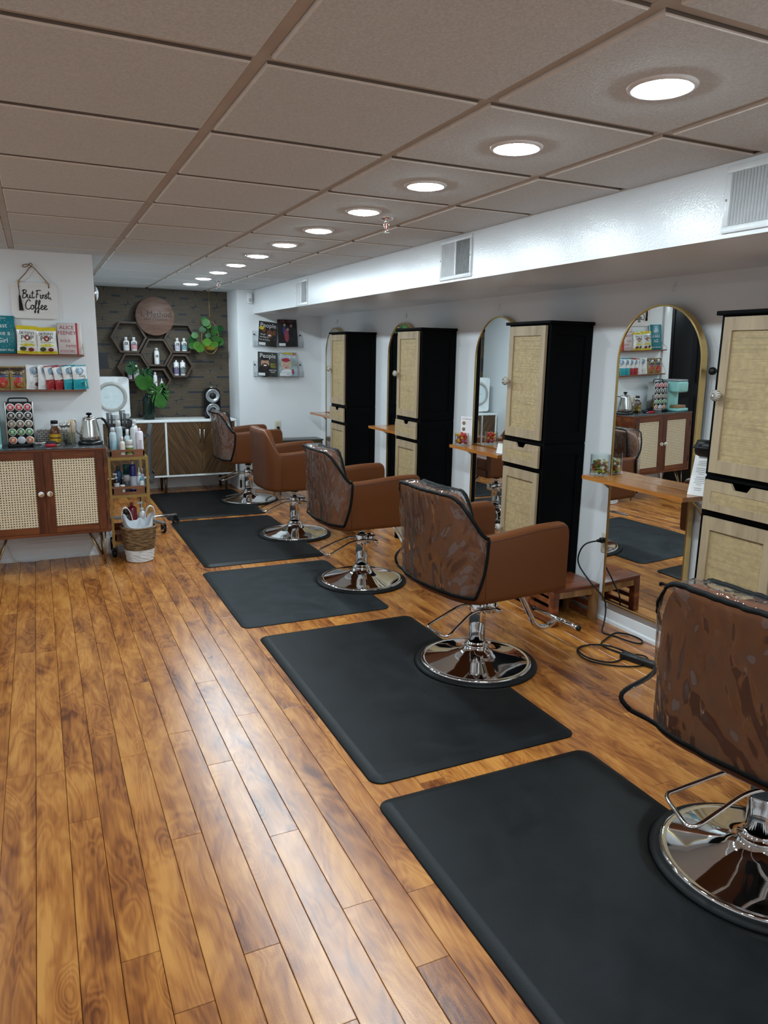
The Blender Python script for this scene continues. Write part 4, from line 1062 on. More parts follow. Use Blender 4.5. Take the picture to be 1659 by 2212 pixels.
snk = [(-.732, 'gold and brown pretzel bag at the left photo edge on the lower ledge', BRN, 'SNYDERS', (.42, .02, .02), .02), (-.635, 'gold and brown pretzel bag beside the white bags on the lower ledge', BRN, 'SNYDERS', (.38, .02, .02), -.02),
       (-.540, 'white chip bag next to the pretzel bags on the lower ledge', CRM, 'Cape Cod', None, .05), (-.466, 'white chip bag in the middle of the lower ledge', CRM, 'Cape Cod', None, .04),
       (-.408, 'white and red chip bag next to the plain white bag on the lower ledge', RED, 'Cape Cod', None, -.10), (-.351, 'white and red chip bag next to the teal bags on the lower ledge', RED, 'Cape Cod', None, -.12),
       (-.297, 'white and teal chip bag beside the red bags on the lower ledge', TEA, 'Cape Cod', None, -.08), (-.236, 'white and teal chip bag at the right end of the lower ledge', TEA, 'Cape Cod', None, -.05)]
for i, (x, lab, c, txt, blob, ro) in enumerate(snk):
    if txt == 'SNYDERS':
        bag(lab, (x, 3.895, Z2+.001), .102, .150, [(0, .84, (.30, .20, .06)), (.84, 1, (.05, .03, .02))], [("SNYDER'S", .018, .72, (.75, .66, .42), 0)], .1, -.08, .04, 20+i, [(0, .60, .036, .006, (.03, .08, .25)), (0, .75, .042, .017, (.03, .018, .012)), (0, .32, .030, .036, (.42, .02, .02)), (.006, .22, .02, .014, (.42, .24, .07))], roll=ro)
    else:
        bag(lab, (x, 3.915, Z2+.001), .106, .168 if c != RED else .165, [(0, .42, c), (.42, .93, CRM), (.93, 1, c)] if c != CRM else [(0, 1, CRM)], [('Cape', .021, .62, (.03, .06, .12), -.006), ('Cod', .021, .52, (.03, .06, .12), .010)], .36, -.03, .02, 20+i, [(0, .78, .030, .022, (.16, .28, .40)), (.004, .80, .008, .024, (.70, .70, .70)), (.02, .22, .018, .014, (.10, .08, .07) if c == CRM else tuple(q*.55 for q in c))], roll=ro)

# ------------------------------------------------------------------ hanging sign "But First, Coffee."
t = thing('hanging_sign', 'pale rounded plaque with brush lettering hanging from a rope', 'sign', (-.493, YP-.004, 1.832))
ob('plaque', MB().prism(rrect(.292, .237, .028, 6), -.012, 0, 'XZ'), wood('whitewashed board', (.80, .78, .76), (.72, .70, .68), 'X', 1, .6), t)
ROPE = plain('jute rope', (.24, .155, .08), .8, bump=.4, bscale=200)
hk = (-.003, -.018, .222)
ob('rope', MB().tube(catmull([(-.092, -.014, .088), (-.092, -.016, .112), (-.088, -.016, .128), (-.045, -.017, .175), hk, (.045, -.017, .175), (.083, -.016, .128), (.094, -.016, .112), (.095, -.014, .094)], 5), .0032, 8), ROPE, t)
ob('rope_loop', MB().tube(catmull([hk, (-.02, -.02, .236), (-.05, -.02, .232), (-.057, -.02, .222), (-.046, -.02, .216), (-.022, -.02, .228), (-.008, -.02, .245), (.002, -.02, .235), hk], 5), .003, 8), ROPE, t)
for x in (-.088, .084): ob('bead', MB().lathe([(.003, -.009), (.008, -.006), (.010, 0), (.008, .006), (.003, .009)], 14, (x, -.016, .124)), wood('bead wood', (.55, .38, .2), (.4, .25, .12), 'Z'), t)
for x in (-.092, .095): ob('hole', MB().lathe([(0, -.0125), (.0045, -.0125)], 12, (x, 0, .09), 'Y'), INK, t)
tm = MB().tube([(-.092, -.018, .088), (-.091, -.02, .062), (-.092, -.018, .04), (-.091, -.018, .028)], .0022, 6)
for i in range(16):
    a = 2*PI*i/16; tm.tube([(-.091+.004*math.cos(a), -.019+.004*math.sin(a), .030), (-.090+.007*math.cos(a), -.019+.006*math.sin(a), .005), (-.086+.012*math.cos(a), -.019+.006*math.sin(a), -.068)], .0016, 4)
tm.lathe([(.0035, .02), (.006, .026), (.0035, .033)], 10, (-.091, -.019, 0))
ob('tassel', tm, plain('black thread', (.008, .008, .008), .8), t)
GL = {  # single-stroke script letters, x advance last
 'B': ([[(.10, .0), (.14, .5), (.2, 1.0)], [(.02, .85), (.2, 1.02), (.45, .98), (.48, .75), (.2, .55), (.5, .5), (.52, .2), (.3, 0), (.06, .06)]], .60),
 'u': ([[(0, .40), (.06, .48), (.05, .15), (.16, .0), (.3, .1), (.36, .45), (.36, .1), (.46, .02), (.54, .12)]], .52),
 't': ([[(.14, .95), (.1, .3), (.16, .02), (.3, .06), (.38, .2)], [(-.06, .62), (.32, .66)]], .38),
 'F': ([[(.1, .0), (.14, .5), (.22, .95)], [(.0, .88), (.25, 1.02), (.62, 1.0)], [(.05, .52), (.4, .56)]], .52),
 'i': ([[(0, .3), (.08, .46), (.08, .12), (.16, .0), (.28, .14)], [(.10, .66), (.11, .69)]], .26),
 'r': ([[(0, .3), (.09, .48), (.1, .02), (.12, .3), (.22, .46), (.32, .44)]], .30),
 's': ([[(0, .1), (.1, .3), (.2, .55), (.22, .3), (.26, .1), (.14, -.02), (.04, .06)], [(.26, .1), (.36, .16)]], .34),
 ',': ([[(.06, .04), (.07, -.04), (.02, -.14)]], .2),
 'C': ([[(.5, .82), (.42, 1.0), (.2, .92), (.05, .5), (.14, .08), (.36, .0), (.56, .16)]], .56),
 'o': ([[(.2, .46), (.06, .4), (.02, .18), (.14, .0), (.28, .12), (.3, .36), (.18, .46), (.24, .38), (.42, .42)]], .38),
 'f': ([[(0, .1), (.16, .5), (.24, .9), (.18, 1.0), (.1, .8), (.12, .2), (.12, -.3), (.06, -.36), (.03, -.2), (.14, .0), (.30, .12)]], .30),
 'e': ([[(0, .14), (.18, .26), (.26, .4), (.16, .48), (.06, .34), (.08, .08), (.2, .0), (.36, .14)]], .34),
 '.': ([[(.05, .0), (.06, .03)]], .2), ' ': ([], .2)}
def script(mb, s, x, z, size, y, r):
    for ch in s:
        strokes, adv = GL[ch]
        for stv in strokes:
            p = [(x+(u+.10*w_)*size, y, z+w_*size) for u, w_ in stv]
            mb.tube(catmull(p, 5) if len(p) > 2 else p, r, 6, ry=.0008, up=(0, 0, 1))
        x += adv*size
m = MB(); script(m, 'But', -.078, .016, .052, -.0128, .0031); script(m, 'First,', .006, .016, .052, -.0128, .0031); script(m, 'Coffee.', -.064, -.058, .062, -.0128, .0032)
ob('lettering', m, INK, t)
# ------------------------------------------------------------------ gold trolley right of the cabinet
TRAY = wood('tray wood', (.26, .10, .045), (.12, .038, .016), 'X', 1, .35)
GOLDT = plain('trolley gold paint', (.40, .27, .085), .35, .7)
t = thing('gold_trolley', 'narrow gold framed trolley with three wooden trays beside the cabinet', 'trolley', (.042, 4.02, 0))
TX, TY = .132, .195
for sx in (-1, 1):
    for sy in (-1, 1):
        ob('post', MB().box(sx*TX-.009, sx*TX+.009, sy*TY-.009, sy*TY+.009, .075, .745), GOLDT, t)
        w_ = ob('caster', MB().box(sx*TX-.012, sx*TX+.012, sy*TY-.012, sy*TY+.012, .055, .075).box(sx*TX-.02, sx*TX-.017, sy*TY-.015, sy*TY+.015, .02, .06).box(sx*TX+.017, sx*TX+.02, sy*TY-.015, sy*TY+.015, .02, .06), BLACKM, t)
        ob('wheel', MB().lathe([(0, -.014), (.026, -.014), (.029, -.008), (.029, .008), (.026, .014), (0, .014)], 20, (sx*TX, sy*TY, .029), 'X'), RUBBER, w_)
for z in (.725, .445, .095):
    m = MB()
    for sy in (-1, 1): m.box(-TX+.009, TX-.009, sy*TY-.009, sy*TY+.009, z, z+.020)
    for sx in (-1, 1): m.box(sx*TX-.009, sx*TX+.009, -TY+.009, TY-.009, z, z+.020)
    ob('frame', m, GOLDT, t)
def tray(z, w, d, hgt=.062):
    tr = ob('tray', MB().box(-w, w, -d, d, z, z+.006).box(-w, -w+.01, -d, d, z+.006, z+hgt*.8).box(w-.01, w, -d, d, z+.006, z+hgt*.8), TRAY, t)
    for sy in (-1, 1):
        y0, y1 = (-d, -d+.012) if sy < 0 else (d-.012, d); s = .048; zz = z+hgt*.5
        o = [(-w, z+.006), (w, z+.006), (w, z+hgt), (-w, z+hgt)]; ih = rrect(2*s, .024, .0118, 4, 0, zz)
        # frame split in four pieces around the hand hole
        m = MB().box(-w, -s, y0, y1, z+.006, z+hgt).box(s, w, y0, y1, z+.006, z+hgt).box(-s, s, y0, y1, z+.006, zz-.012).box(-s, s, y0, y1, zz+.012, z+hgt)
        ob('handle_panel', m, TRAY, tr)
    return tr
tray(.746, TX-.012, TY-.012, .052); tray(.466, TX-.012, TY-.012, .060); tray(.116, TX-.012, TY-.012, .060)
TO = Vector((.042, 4.02, 0))

# ------------------------------------------------------------------ bottles
def bottle(label, loc, r, h, kind, col, capcol=None, labcol=None, text=None, group=None, name='bottle', rz=0, mark=None, tcol=(.05, .05, .06)):
    t = thing(name, label, 'bottle', loc, rz, group)
    cc = capcol or (.8, .8, .8)
    bm_ = plain('bottle %.2f %.2f %.2f' % col, col, .3, var=.03, coat=.2); cm = plain('cap %.2f %.2f %.2f' % cc, cc, .35, var=.03)
    if kind == 'flip':
        ob('body', MB().lathe([(0, 0), (r*.95, 0), (r, .004), (r, h*.62), (r*.93, h*.70), (r*.55, h*.76), (r*.45, h*.77)], 24), bm_, t)
        ob('cap', MB().lathe([(r*.47, h*.77), (r*.47, h*.985), (r*.40, h), (0, h)], 20), cm, t)
    elif kind == 'spray':
        ob('body', MB().lathe([(0, 0), (r*.95, 0), (r, .004), (r, h*.74), (r*.85, h*.80), (r*.6, h*.83)], 24), bm_, t)
        ob('cap', MB().lathe([(r*.62, h*.83), (r*.62, h*.95), (r*.50, h*.99), (0, h)], 20), cm, t)
    elif kind == 'can':
        ob('body', MB().lathe([(0, 0), (r*.95, 0), (r, .004), (r, h*.82), (r*.75, h*.88), (r*.4, h*.895)], 24), bm_, t)
        ob('cap', MB().lathe([(r*.33, h*.89), (r*.36, h*.96), (r*.25, h), (0, h)], 16), cm, t)
    elif kind == 'pump':
        ob('body', MB().lathe([(0, 0), (r*.95, 0), (r, .004), (r, h*.58), (r*.8, h*.68), (r*.42, h*.72)], 24), bm_, t)
        ob('cap', MB().lathe([(r*.45, h*.72), (r*.45, h*.80), (r*.14, h*.81), (r*.14, h*.92)], 16).rbox(-r*1.1, r*.35, -r*.22, r*.22, h*.92, h*.985, .002), cm, t)
    elif kind == 'nozzle':
        ob('body', MB().lathe([(0, 0), (r*.95, 0), (r, .004), (r*.98, h*.55), (r*.7, h*.64), (r*.5, h*.66)], 24), bm_, t)
        ob('cap', MB().lathe([(r*.6, h*.66), (r*.6, h*.74), (r*.22, h*.80), (r*.12, h), (0, h)], 16), cm, t)
    elif kind == 'jar':
        ob('body', MB().lathe([(0, 0), (r*.95, 0), (r, .004), (r, h*.62), (r*.9, h*.66)], 24), bm_, t)
        ob('cap', MB().lathe([(r*.96, h*.66), (r*.96, h*.97), (r*.9, h), (0, h)], 20), cm, t)
    if labcol:
        lm = plain('label %.2f %.2f %.2f' % labcol, labcol, .45, var=.15, scale=90)
        lb = ob('label_band', MB().lathe([(r+.0006, h*.10), (r+.0006, h*.52)], 24, caps=False), lm, t)
    else: lb = t
    def cyl(x, z, e=.0013): return ((r+e)*math.sin(x/r), -(r+e)*math.cos(x/r), z)
    if mark:      # square dark emblem with a pale letter
        m = MB(); s = r*.45; n = 5; pts = [cyl(-s+2*s*i/n, z, .0010) for i in range(n+1) for z in (h*.43, h*.43+2*s)]; m.grid(pts, n+1, 2); ob('emblem', m, plain('emblem dark', mark, .5), lb)
        m = MB(); text_mb(m, 'K', s*2.1, lambda x, y: cyl(x, h*.43+s*.28+y, .0016)); ob('lettering', m, PAPER, lb)
    if text:
        m = MB(); text_mb(m, text, r*1.0, lambda x, y: cyl(r*.35-y, h*.36+x, .0016)); ob('lettering', m, plain('letter dark', tcol, .5), lb)
    return t
zt = .7525
top = [(-.085, -.09, .024, .17, 'spray', (.50, .60, .64), (.62, .66, .68), (.35, .55, .62), None, 'tall pale blue bottle at the left front of the top trolley tray'),
       (-.042, -.075, .026, .21, 'spray', (.42, .47, .50), (.6, .62, .62), None, None, 'tall grey translucent bottle on the top trolley tray'),
       (-.030, -.15, .021, .115, 'flip', (.74, .68, .60), (.78, .74, .68), None, None, 'small cream bottle at the front of the top trolley tray'),
       (.015, -.10, .024, .155, 'flip', (.60, .74, .78), (.75, .80, .82), None, None, 'white and aqua bottle in the middle of the top trolley tray'),
       (.020, -.15, .024, .095, 'jar', (.60, .62, .58), (.70, .72, .70), (.17, .20, .03), None, 'short jar with an olive green label on the top trolley tray'),
       (.058, -.12, .024, .19, 'can', (.55, .56, .57), (.7, .7, .7), None, None, 'silver aerosol can on the top trolley tray'),
       (.096, -.14, .025, .165, 'can', (.72, .68, .74), (.75, .45, .52), (.70, .66, .72), 'FEKKAI', 'pale lilac aerosol can with a pink cap on the top trolley tray'),
       (.075, -.04, .022, .21, 'spray', (.70, .72, .73), (.55, .57, .58), None, None, 'tall white bottle behind the silver can on the top trolley tray'),
       ]
for x, y, r, h, kd, c, cc, lc, tx, lab in top: bottle(lab, (TO.x+x, TO.y+y, zt), r*1.02, h*1.2, kd, c, cc, lc, tx, 'bottles on the gold trolley')
zm = .4725
mid = [(-.085, -.14, .020, .15, 'pump', (.015, .015, .016), (.7, .7, .7), (.6, .6, .6), None, 'small black bottle with a white foot at the left of the middle trolley tray'),
       (-.045, -.15, .019, .062, 'jar', (.78, .78, .77), (.80, .80, .79), None, None, 'small white jar at the front of the middle trolley tray'),
       (-.012, -.13, .026, .13, 'jar', (.05, .05, .055), (.40, .40, .41), None, None, 'dark jar with a grey lid on the middle trolley tray'),
       (.035, -.13, .025, .235, 'can', (.012, .016, .11), (.65, .66, .70), (.42, .44, .50), None, 'tall royal blue aerosol can on the middle trolley tray'),
       (.080, -.12, .019, .185, 'nozzle', (.62, .64, .66), (.78, .78, .78), None, None, 'white nozzle bottle right of the blue can on the middle trolley tray'),
       (.092, -.155, .017, .135, 'nozzle', (.60, .68, .70), (.05, .42, .55), None, None, 'small bottle with a turquoise cap on the middle trolley tray'),
       (.104, -.10, .016, .17, 'flip', (.30, .27, .33), (.3, .28, .32), None, None, 'slim mauve bottle at the right of the middle trolley tray'),
       (-.06, -.05, .026, .19, 'spray', (.03, .10, .20), (.08, .08, .09), None, None, 'dark blue bottle at the back of the middle trolley tray'),
       (.0, -.04, .028, .20, 'jar', (.02, .13, .13), (.03, .12, .12), None, None, 'dark green bottle at the back of the middle trolley tray')]
for x, y, r, h, kd, c, cc, lc, tx, lab in mid: bottle(lab, (TO.x+x, TO.y+y, zm), r, h, kd, c, cc, lc, tx, 'bottles on the gold trolley')
zl = .1225
low = [(.02, -.08, .035, .26, 'can', (.20, .012, .02), (.3, .05, .05), None, None, 'tall dark red can on the lowest trolley tray'),
       (.088, -.09, .030, .27, 'pump', (.72, .72, .71), (.78, .78, .78), None, None, 'white pump bottle on the lowest trolley tray'),
       (-.03, -.12, .030, .22, 'spray', (.045, .05, .045), (.03, .03, .03), None, None, 'dark bottle on the lowest trolley tray behind the basket')]
for x, y, r, h, kd, c, cc, lc, tx, lab in low: bottle(lab, (TO.x+x, TO.y+y, zl), r, h, kd, c, cc, lc, tx, 'bottles on the gold trolley')
# combs and brushes standing in a caddy
t = thing('comb_caddy', 'dark grey caddy standing at the back of the top trolley tray', 'caddy', (TO.x+.0, TO.y+.10, zt))
ob('body', MB().rbox(-.11, .06, -.035, .035, 0, .11, .008), plain('caddy charcoal', (.035, .037, .04), .45), t)
def comb(label, x, y, h, w, rz, tilt, col):
    m = MB().rbox(-w/2, -w/2+w*.4, -.0025, .0025, 0, h, .001, 1)
    n = 16
    for i in range(n):
        z = h*.36+i*(h*.62)/n; m.box(-w/2+w*.4, w/2, -.0015, .0015, z, z+h*.62/n*.55)
    m.box(-w/2+w*.4, w/2, -.0022, .0022, h*.98, h)
    o = ob('hair_comb', m, plain('comb %.2f' % col[0], col, .35), loc=(TO.x+x, TO.y+y, zt+.1105)); o.rotation_euler = (0, tilt, rz); tag(o, label, 'comb', 'combs in the caddy')
comb('dark grey comb at the left of the caddy', -.085, .09, .185, .042, .25, -.02, (.03, .03, .032)); comb('black comb leaning behind the leftmost comb', -.065, .12, .165, .036, .2, .05, (.03, .03, .032)); comb('pale grey comb second from the left in the caddy', -.030, .105, .165, .036, -.2, .02, (.35, .36, .37))
comb('tall dark comb in the middle of the caddy', .012, .11, .20, .046, .3, -.03, (.022, .022, .023)); comb('dark wide comb right of the middle in the caddy', .030, .09, .175, .046, .1, .04, (.03, .03, .031))
t = thing('paddle_brush', 'black paddle brush with white bristles standing in the caddy', 'brush', (TO.x+.048, TO.y+.085, zt+.112)); t.rotation_euler = (0, .06, -.2)
ob('head', MB().rbox(-.02, .02, -.008, .004, .03, .13, .008), BLACKM, t); ob('handle', MB().tube([(0, -.002, 0), (0, -.002, .035)], .006, 8), BLACKM, t)
m = MB()
for i in range(9):
    for j in (-1, 0, 1): m.tube([(j*.011, -.008, .045+.0092*i), (j*.012, -.019, .045+.0092*i)], .0012, 4)
ob('bristles', m, PAPER, t, kind='stuff')
t = thing('hair_dryer', 'black hair dryer lying between the bottles on the top trolley tray', 'hair dryer', (TO.x-.01, TO.y+.005, zt+.175)); t.rotation_euler = (.2, .35, .4)
ob('barrel', MB().lathe([(.018, -.06), (.022, -.05), (.024, 0), (.02, .05), (.016, .06)], 20, (0, 0, 0), 'X'), BLACKM, t); ob('handle', MB().tube([(.02, 0, -.01), (.03, 0, -.06), (.035, 0, -.155)], .012, 10), BLACKM, t)

# ------------------------------------------------------------------ waste basket with carrier bag
k = NT('seagrass weave'); v = k.objc(); sp = k.n('ShaderNodeSeparateXYZ'); k.l(v, sp.inputs[0])
br = k.noise(k.mapping(v, (18, 18, 150)), 1.0, 3, .6); c = k.ramp(br, [(.32, (.045, .022, .008)), (.5, (.19, .105, .042)), (.68, (.40, .26, .12))]); wv = k.ramp(k.noise(k.mapping(v, (30, 30, 160)), 1.0, 2), [(.3, (.55, .54, .52)), (.6, (.82, .81, .79))])
k.col(c); k.p(rough=.75); k.bump(br, .8, .006); SEAG = k.m
k = NT('white painted weave'); v = k.objc(); n = k.noise(k.mapping(v, (24, 24, 160)), 1.0, 3); k.col(k.ramp(n, [(.28, (.45, .44, .42)), (.5, (.82, .81, .80))])); k.p(rough=.7); k.bump(n, .8, .006); WSEA = k.m
bx, by = .075, 3.685
t = thing('waste_basket', 'woven brown basket with a white lower band holding a carrier bag', 'basket', (bx, by, 0))
def ring(r0, z0, r1, z1, n, mat, nm):
    m = MB()
    for i in range(n):
        f = (i+.5)/n; r = r0+(r1-r0)*f; z = z0+(z1-z0)*f; rr = (z1-z0)/n*.56
        m.tube([((r+.0012*math.sin(9*a+i*2.1))*math.cos(a), (r+.0012*math.sin(9*a+i*2.1))*math.sin(a), z+.0012*math.sin(5*a+i)) for a in [2*PI*j/40 for j in range(40)]], rr, 6, True)
    ob(nm, m, mat, t, kind='stuff')
ring(.090, .004, .102, .092, 10, WSEA, 'white_band'); ring(.102, .092, .124, .255, 18, SEAG, 'woven_wall')
ob('bottom', MB().lathe([(0, .003), (.09, .003), (.09, .010), (0, .010)], 32), WSEA, t)
ob('rim', MB().tube([(.124*math.cos(a), .124*math.sin(a), .258) for a in [2*PI*j/40 for j in range(40)]], .007, 8, True), SEAG, t)
t = thing('carrier_bag', 'crumpled white plastic carrier bag stuffed in the woven basket', 'bag', (bx, by, .05))
k = NT('white film'); k.col((.80, .83, .86)); k.p(rough=.35, alpha=.93, sss=0); BAGM = k.m
NU, NV = 48, 14; pts = []
for i in range(NU):
    a = 2*PI*i/NU
    for j in range(NV):
        v = j/(NV-1); side = abs(math.cos(a))**3
        r = .078+.038*v-.010*max(0, v-.7)*3; hgt = .03+(.205+.085*side*(.9 if math.cos(a) > 0 else 1.05)-.03*max(0, -math.sin(a)))*v
        nz = noise.noise(Vector((math.cos(a)*2.2, math.sin(a)*2.2, v*2.4)))*.016+noise.noise(Vector((math.cos(a)*6, math.sin(a)*6, v*6)))*.006
        r2 = min(r+nz, .104 if hgt < .215 else .15)
        pts.append((r2*math.cos(a), r2*.85*math.sin(a), hgt+noise.noise(Vector((math.cos(a)*3, math.sin(a)*3, 5)))*.02*v))
ob('sack', MB().grid(pts, NU, NV, True), BAGM, t)
for s in (-1, 1):
    path = catmull([(s*.040, -.02, .25), (s*.052, -.02, .31), (s*.078, -.02, .352), (s*.104, -.02, .345), (s*.115, -.02, .31), (s*.112, -.02, .255)], 5)
    ob('handle', MB().tube(path, .020, 8, ry=.003, up=(0, 1, 0)), BAGM, t)
ob('print_patch', MB().prism([(-.025, .15), (.005, .15), (-.005, .19), (-.03, .205)], -.0925, -.091, 'XZ'), plain('bag print blue', (.02, .05, .2), .4), t)

# ------------------------------------------------------------------ wheeled star base and metal side trolley behind the gold trolley
t = thing('rolling_stand', 'black wheeled stand with star base and grey metal trays behind the gold trolley', 'trolley', (.225, 4.72, 0), 0)
DGREY = plain('dark grey metal', (.075, .085, .085), .35, .6)
ob('column', MB().lathe([(.018, .09), (.018, .86)], 16), DGREY, t)
ob('hub', MB().lathe([(.035, .07), (.035, .10), (.02, .12)], 20), DGREY, t)
for i in range(5):
    a = math.radians(-62+72*i); c_, s_ = math.cos(a), math.sin(a)
    M_ = Matrix.Rotation(a, 4, 'Z')
    ar = ob('arm', MB().rbox(.02, .30, -.016, .016, .072, .096, .004).xf(M_), CHROME if i == 1 else plain('satin grey metal', (.30, .30, .30), .35, .8), t)
    ob('fork', MB().box(.275, .305, -.018, -.014, .03, .072).box(.275, .305, .014, .018, .03, .072).xf(M_), BLACKM, ar)
    w_ = ob('wheel', MB().lathe([(0, -.012), (.024, -.012), (.030, -.007), (.030, .007), (.024, .012), (0, .012)], 24, (.29, 0, .030), 'Y').xf(M_), RUBBER, ar)
    ob('wheel_hub', MB().lathe([(0, -.0155), (.012, -.015), (.020, -.0125)], 16, (.29, 0, .030), 'Y').lathe([(.020, .0125), (.012, .015), (0, .0155)], 16, (.29, 0, .030), 'Y').xf(M_), CHROME, ar, kind='stuff')
for z in (.40, .80):
    ob('tray', MB().prism([(-.09, 0), (.09, 0), (.11, .10), (.102, .10), (.083, .008), (-.083, .008), (-.102, .10), (-.11, .10)], -.11, .11, 'XZ').xf(Matrix.Translation((0, 0, z))), DGREY, t)
ob('side_panel', MB().prism([(.07, .48), (.085, .48), (.10, .80), (.088, .80)], -.08, .08, 'XZ'), DGREY, t)
# ------------------------------------------------------------------ sideboard under the wallpaper
def m_chev(name, sgn):
    k = NT(name); v = k.objc(); sp = k.n('ShaderNodeSeparateXYZ'); k.l(v, sp.inputs[0])
    d = k.math('ADD', k.math('MULTIPLY', sp.outputs[0], .87), k.math('MULTIPLY', sp.outputs[2], .5*sgn)); e = k.math('SUBTRACT', k.math('MULTIPLY', sp.outputs[2], .87), k.math('MULTIPLY', sp.outputs[0], .5*sgn))
    cv = k.n('ShaderNodeCombineXYZ'); k.setin(cv.inputs[0], k.math('MULTIPLY', d, 70)); k.setin(cv.inputs[1], k.math('MULTIPLY', e, 3)); n = k.noise(cv.outputs[0], 1.0, 4, .6)
    k.col(k.ramp(n, [(.33, (.030, .013, .005)), (.52, (.085, .042, .014)), (.7, (.16, .085, .030))])); k.p(rough=.4); return k.m
CH1, CH2 = m_chev('walnut slanted right', 1), m_chev('walnut slanted left', -1)
WHITEL = plain('white lacquer', (.78, .80, .80), .3)
SX0, SX1, SY0, SY1, SZ0, SZ1 = -.075, 1.435, 6.225, 6.62, .185, .79
t = thing('sideboard', 'white sideboard with slanted grain walnut doors below the dark wallpaper', 'sideboard', ((SX0+SX1)/2, (SY0+SY1)/2, 0))
hx, hy = (SX1-SX0)/2, (SY1-SY0)/2
ob('body', MB().box(-hx, -hx+.02, -hy, hy, SZ0, SZ1-.022).box(hx-.02, hx, -hy, hy, SZ0, SZ1-.022).box(-hx+.02, hx-.02, -hy, hy, SZ0, SZ0+.018).box(-.010, .010, -hy, hy, SZ0+.018, SZ1-.022).box(-hx+.02, hx-.02, hy-.01, hy, SZ0, SZ1-.022), WHITEL, t)
ob('top', MB().rbox(-hx, hx, -hy-.006, hy, SZ1-.022, SZ1, .003), WHITEL, t)
dw = (hx-.03)/2
for i, x0 in enumerate((-hx+.021, -hx+.021+dw, .011, .011+dw)):
    d = ob('door', MB().box(x0+.0015, x0+dw-.0015, -hy+.002, -hy+.02, SZ0+.021, SZ1-.025), CH1 if i % 2 == 0 else CH2, t)
    xh = x0+dw-.022 if i % 2 == 0 else x0+.022
    ob('handle', MB().tube([(xh, -hy-.022, .55), (xh, -hy-.022, .69)], .005, 8).tube([(xh, -hy+.002, .565), (xh, -hy-.022, .565)], .004, 6).tube([(xh, -hy+.002, .675), (xh, -hy-.022, .675)], .004, 6), STEEL, d)
for x in (-hx+.12, -.02, hx-.12):
    for y in (-hy+.05, hy-.05): ob('leg', MB().lathe([(.013, 0), (.02, SZ0)], 14, (x, y, 0)), wood('dark leg', (.08, .04, .02), (.04, .02, .01), 'Z'), t)
ZB = SZ1+.0005
# air purifier
t = thing('air_purifier', 'white square air purifier with a round grey ring on the sideboard', 'air purifier', (.165, 6.40, ZB))
ob('body', MB().prism(rrect(.355, .43, .035, 6, 0, .235), -.07, .09, 'XZ'), plain('appliance white', (.78, .80, .81), .3), t)
ob('ring', MB().lathe([(.155, -.070), (.153, -.078), (.135, -.086), (.120, -.080), (.120, -.070)], 48, (0, 0, .245), 'Y', caps=False), plain('ring grey', (.40, .39, .37), .4), t)
ob('grille', MB().lathe([(0, -.074), (.120, -.074)], 40, (0, 0, .245), 'Y'), plain('grille pale', (.66, .74, .76), .3), t)
ob('foot', MB().rbox(-.10, .10, -.06, .08, 0, .022, .006), plain('foot grey', (.35, .35, .35), .4), t)
m = MB().box(-.075, -.035, -.0747, -.0741, .243, .246).box(-.075, -.02, -.0747, -.0741, .233, .236); ob('print_line', m, plain('pale grey print', (.4, .45, .47), .5), t)
# vase with monstera
t = thing('glass_vase', 'dark green glass bottle vase on the sideboard', 'vase', (.537, 6.40, ZB))
k = NT('dark green glass'); k.col((.006, .018, .012)); k.p(rough=.1, spec=.3); ob('body', MB().lathe([(0, 0), (.055, 0), (.060, .008), (.060, .19), (.052, .225), (.028, .25), (.024, .262), (.026, .275), (.022, .275), (.020, .26)], 32), k.m, t)
LEAFM = plain('monstera green', (.030, .115, .020), .3, var=.35, scale=9); LEAFD = plain('dark leaf green', (.012, .055, .018), .35, var=.3, scale=9); STEMM = plain('stem green', (.09, .2, .04), .5)
def leaf_mb(w, h, notch=0, curl=.15):
    """heart shaped leaf in local xz with the stalk at the origin, tip at -z; slight cup"""
    n = 72; pts = []
    for i in range(n):
        a = 2*PI*i/n; x = math.sin(a); z = -math.cos(a)
        r = 1.0
        if notch:
            s = abs(((i/n*notch*2) % 1)-.5)*2
            if .10 < i/n < .44 or .56 < i/n < .90: r = 1-.52*max(0, .5-s)/.5
        zz = z*.5-.42 if z < 0 else z*.42-.42
        xx = x*.5*r*(1-.15*max(0, -z)); 
        if z > .85: zz -= .16*(z-.85)/.15
        pts.append((xx*w, zz*h*r if z < 0 else zz*h))
    m = MB(); vs = [(0, 0, -.42*h)]+[(x, curl*(abs(x)/w)**1.5*w-.05*h*((z/h)+.42)**2, z) for x, z in pts]
    half = [(x*.5, curl*(abs(x*.5)/w)**1.5*w, -.42*h+(z+.42*h)*.5) for x, z in pts]
    N = len(pts); vs += half
    fs = [(0, 1+N+i, 1+N+(i+1) % N) for i in range(N)]+[(1+N+i, 1+i, 1+(i+1) % N, 1+N+(i+1) % N) for i in range(N)]
    return m.add(vs, fs, True)
def leaf(parent, p, rot, w, h, mat, notch=0, nm='leaf', curl=.15):
    o = ob(nm, leaf_mb(w, h, notch, curl), mat, parent); o.location = p; o.rotation_euler = rot; return o
t = thing('monstera_plant', 'monstera cutting with glossy split leaves in the dark vase', 'plant', (.537, 6.40, ZB+.02))
tips = [((-.035, -.11, .465), (.15, .1, .1), .19, .19, LEAFM, 0), ((.085, -.14, .385), (.12, -.10, -.15), .21, .31, LEAFM, 9), ((-.10, -.02, .56), (-.5, 1.0, .2), .15, .20, LEAFD, 8), ((-.04, .0, .52), (-.5, -.5, -.2), .15, .17, LEAFD, 7)]
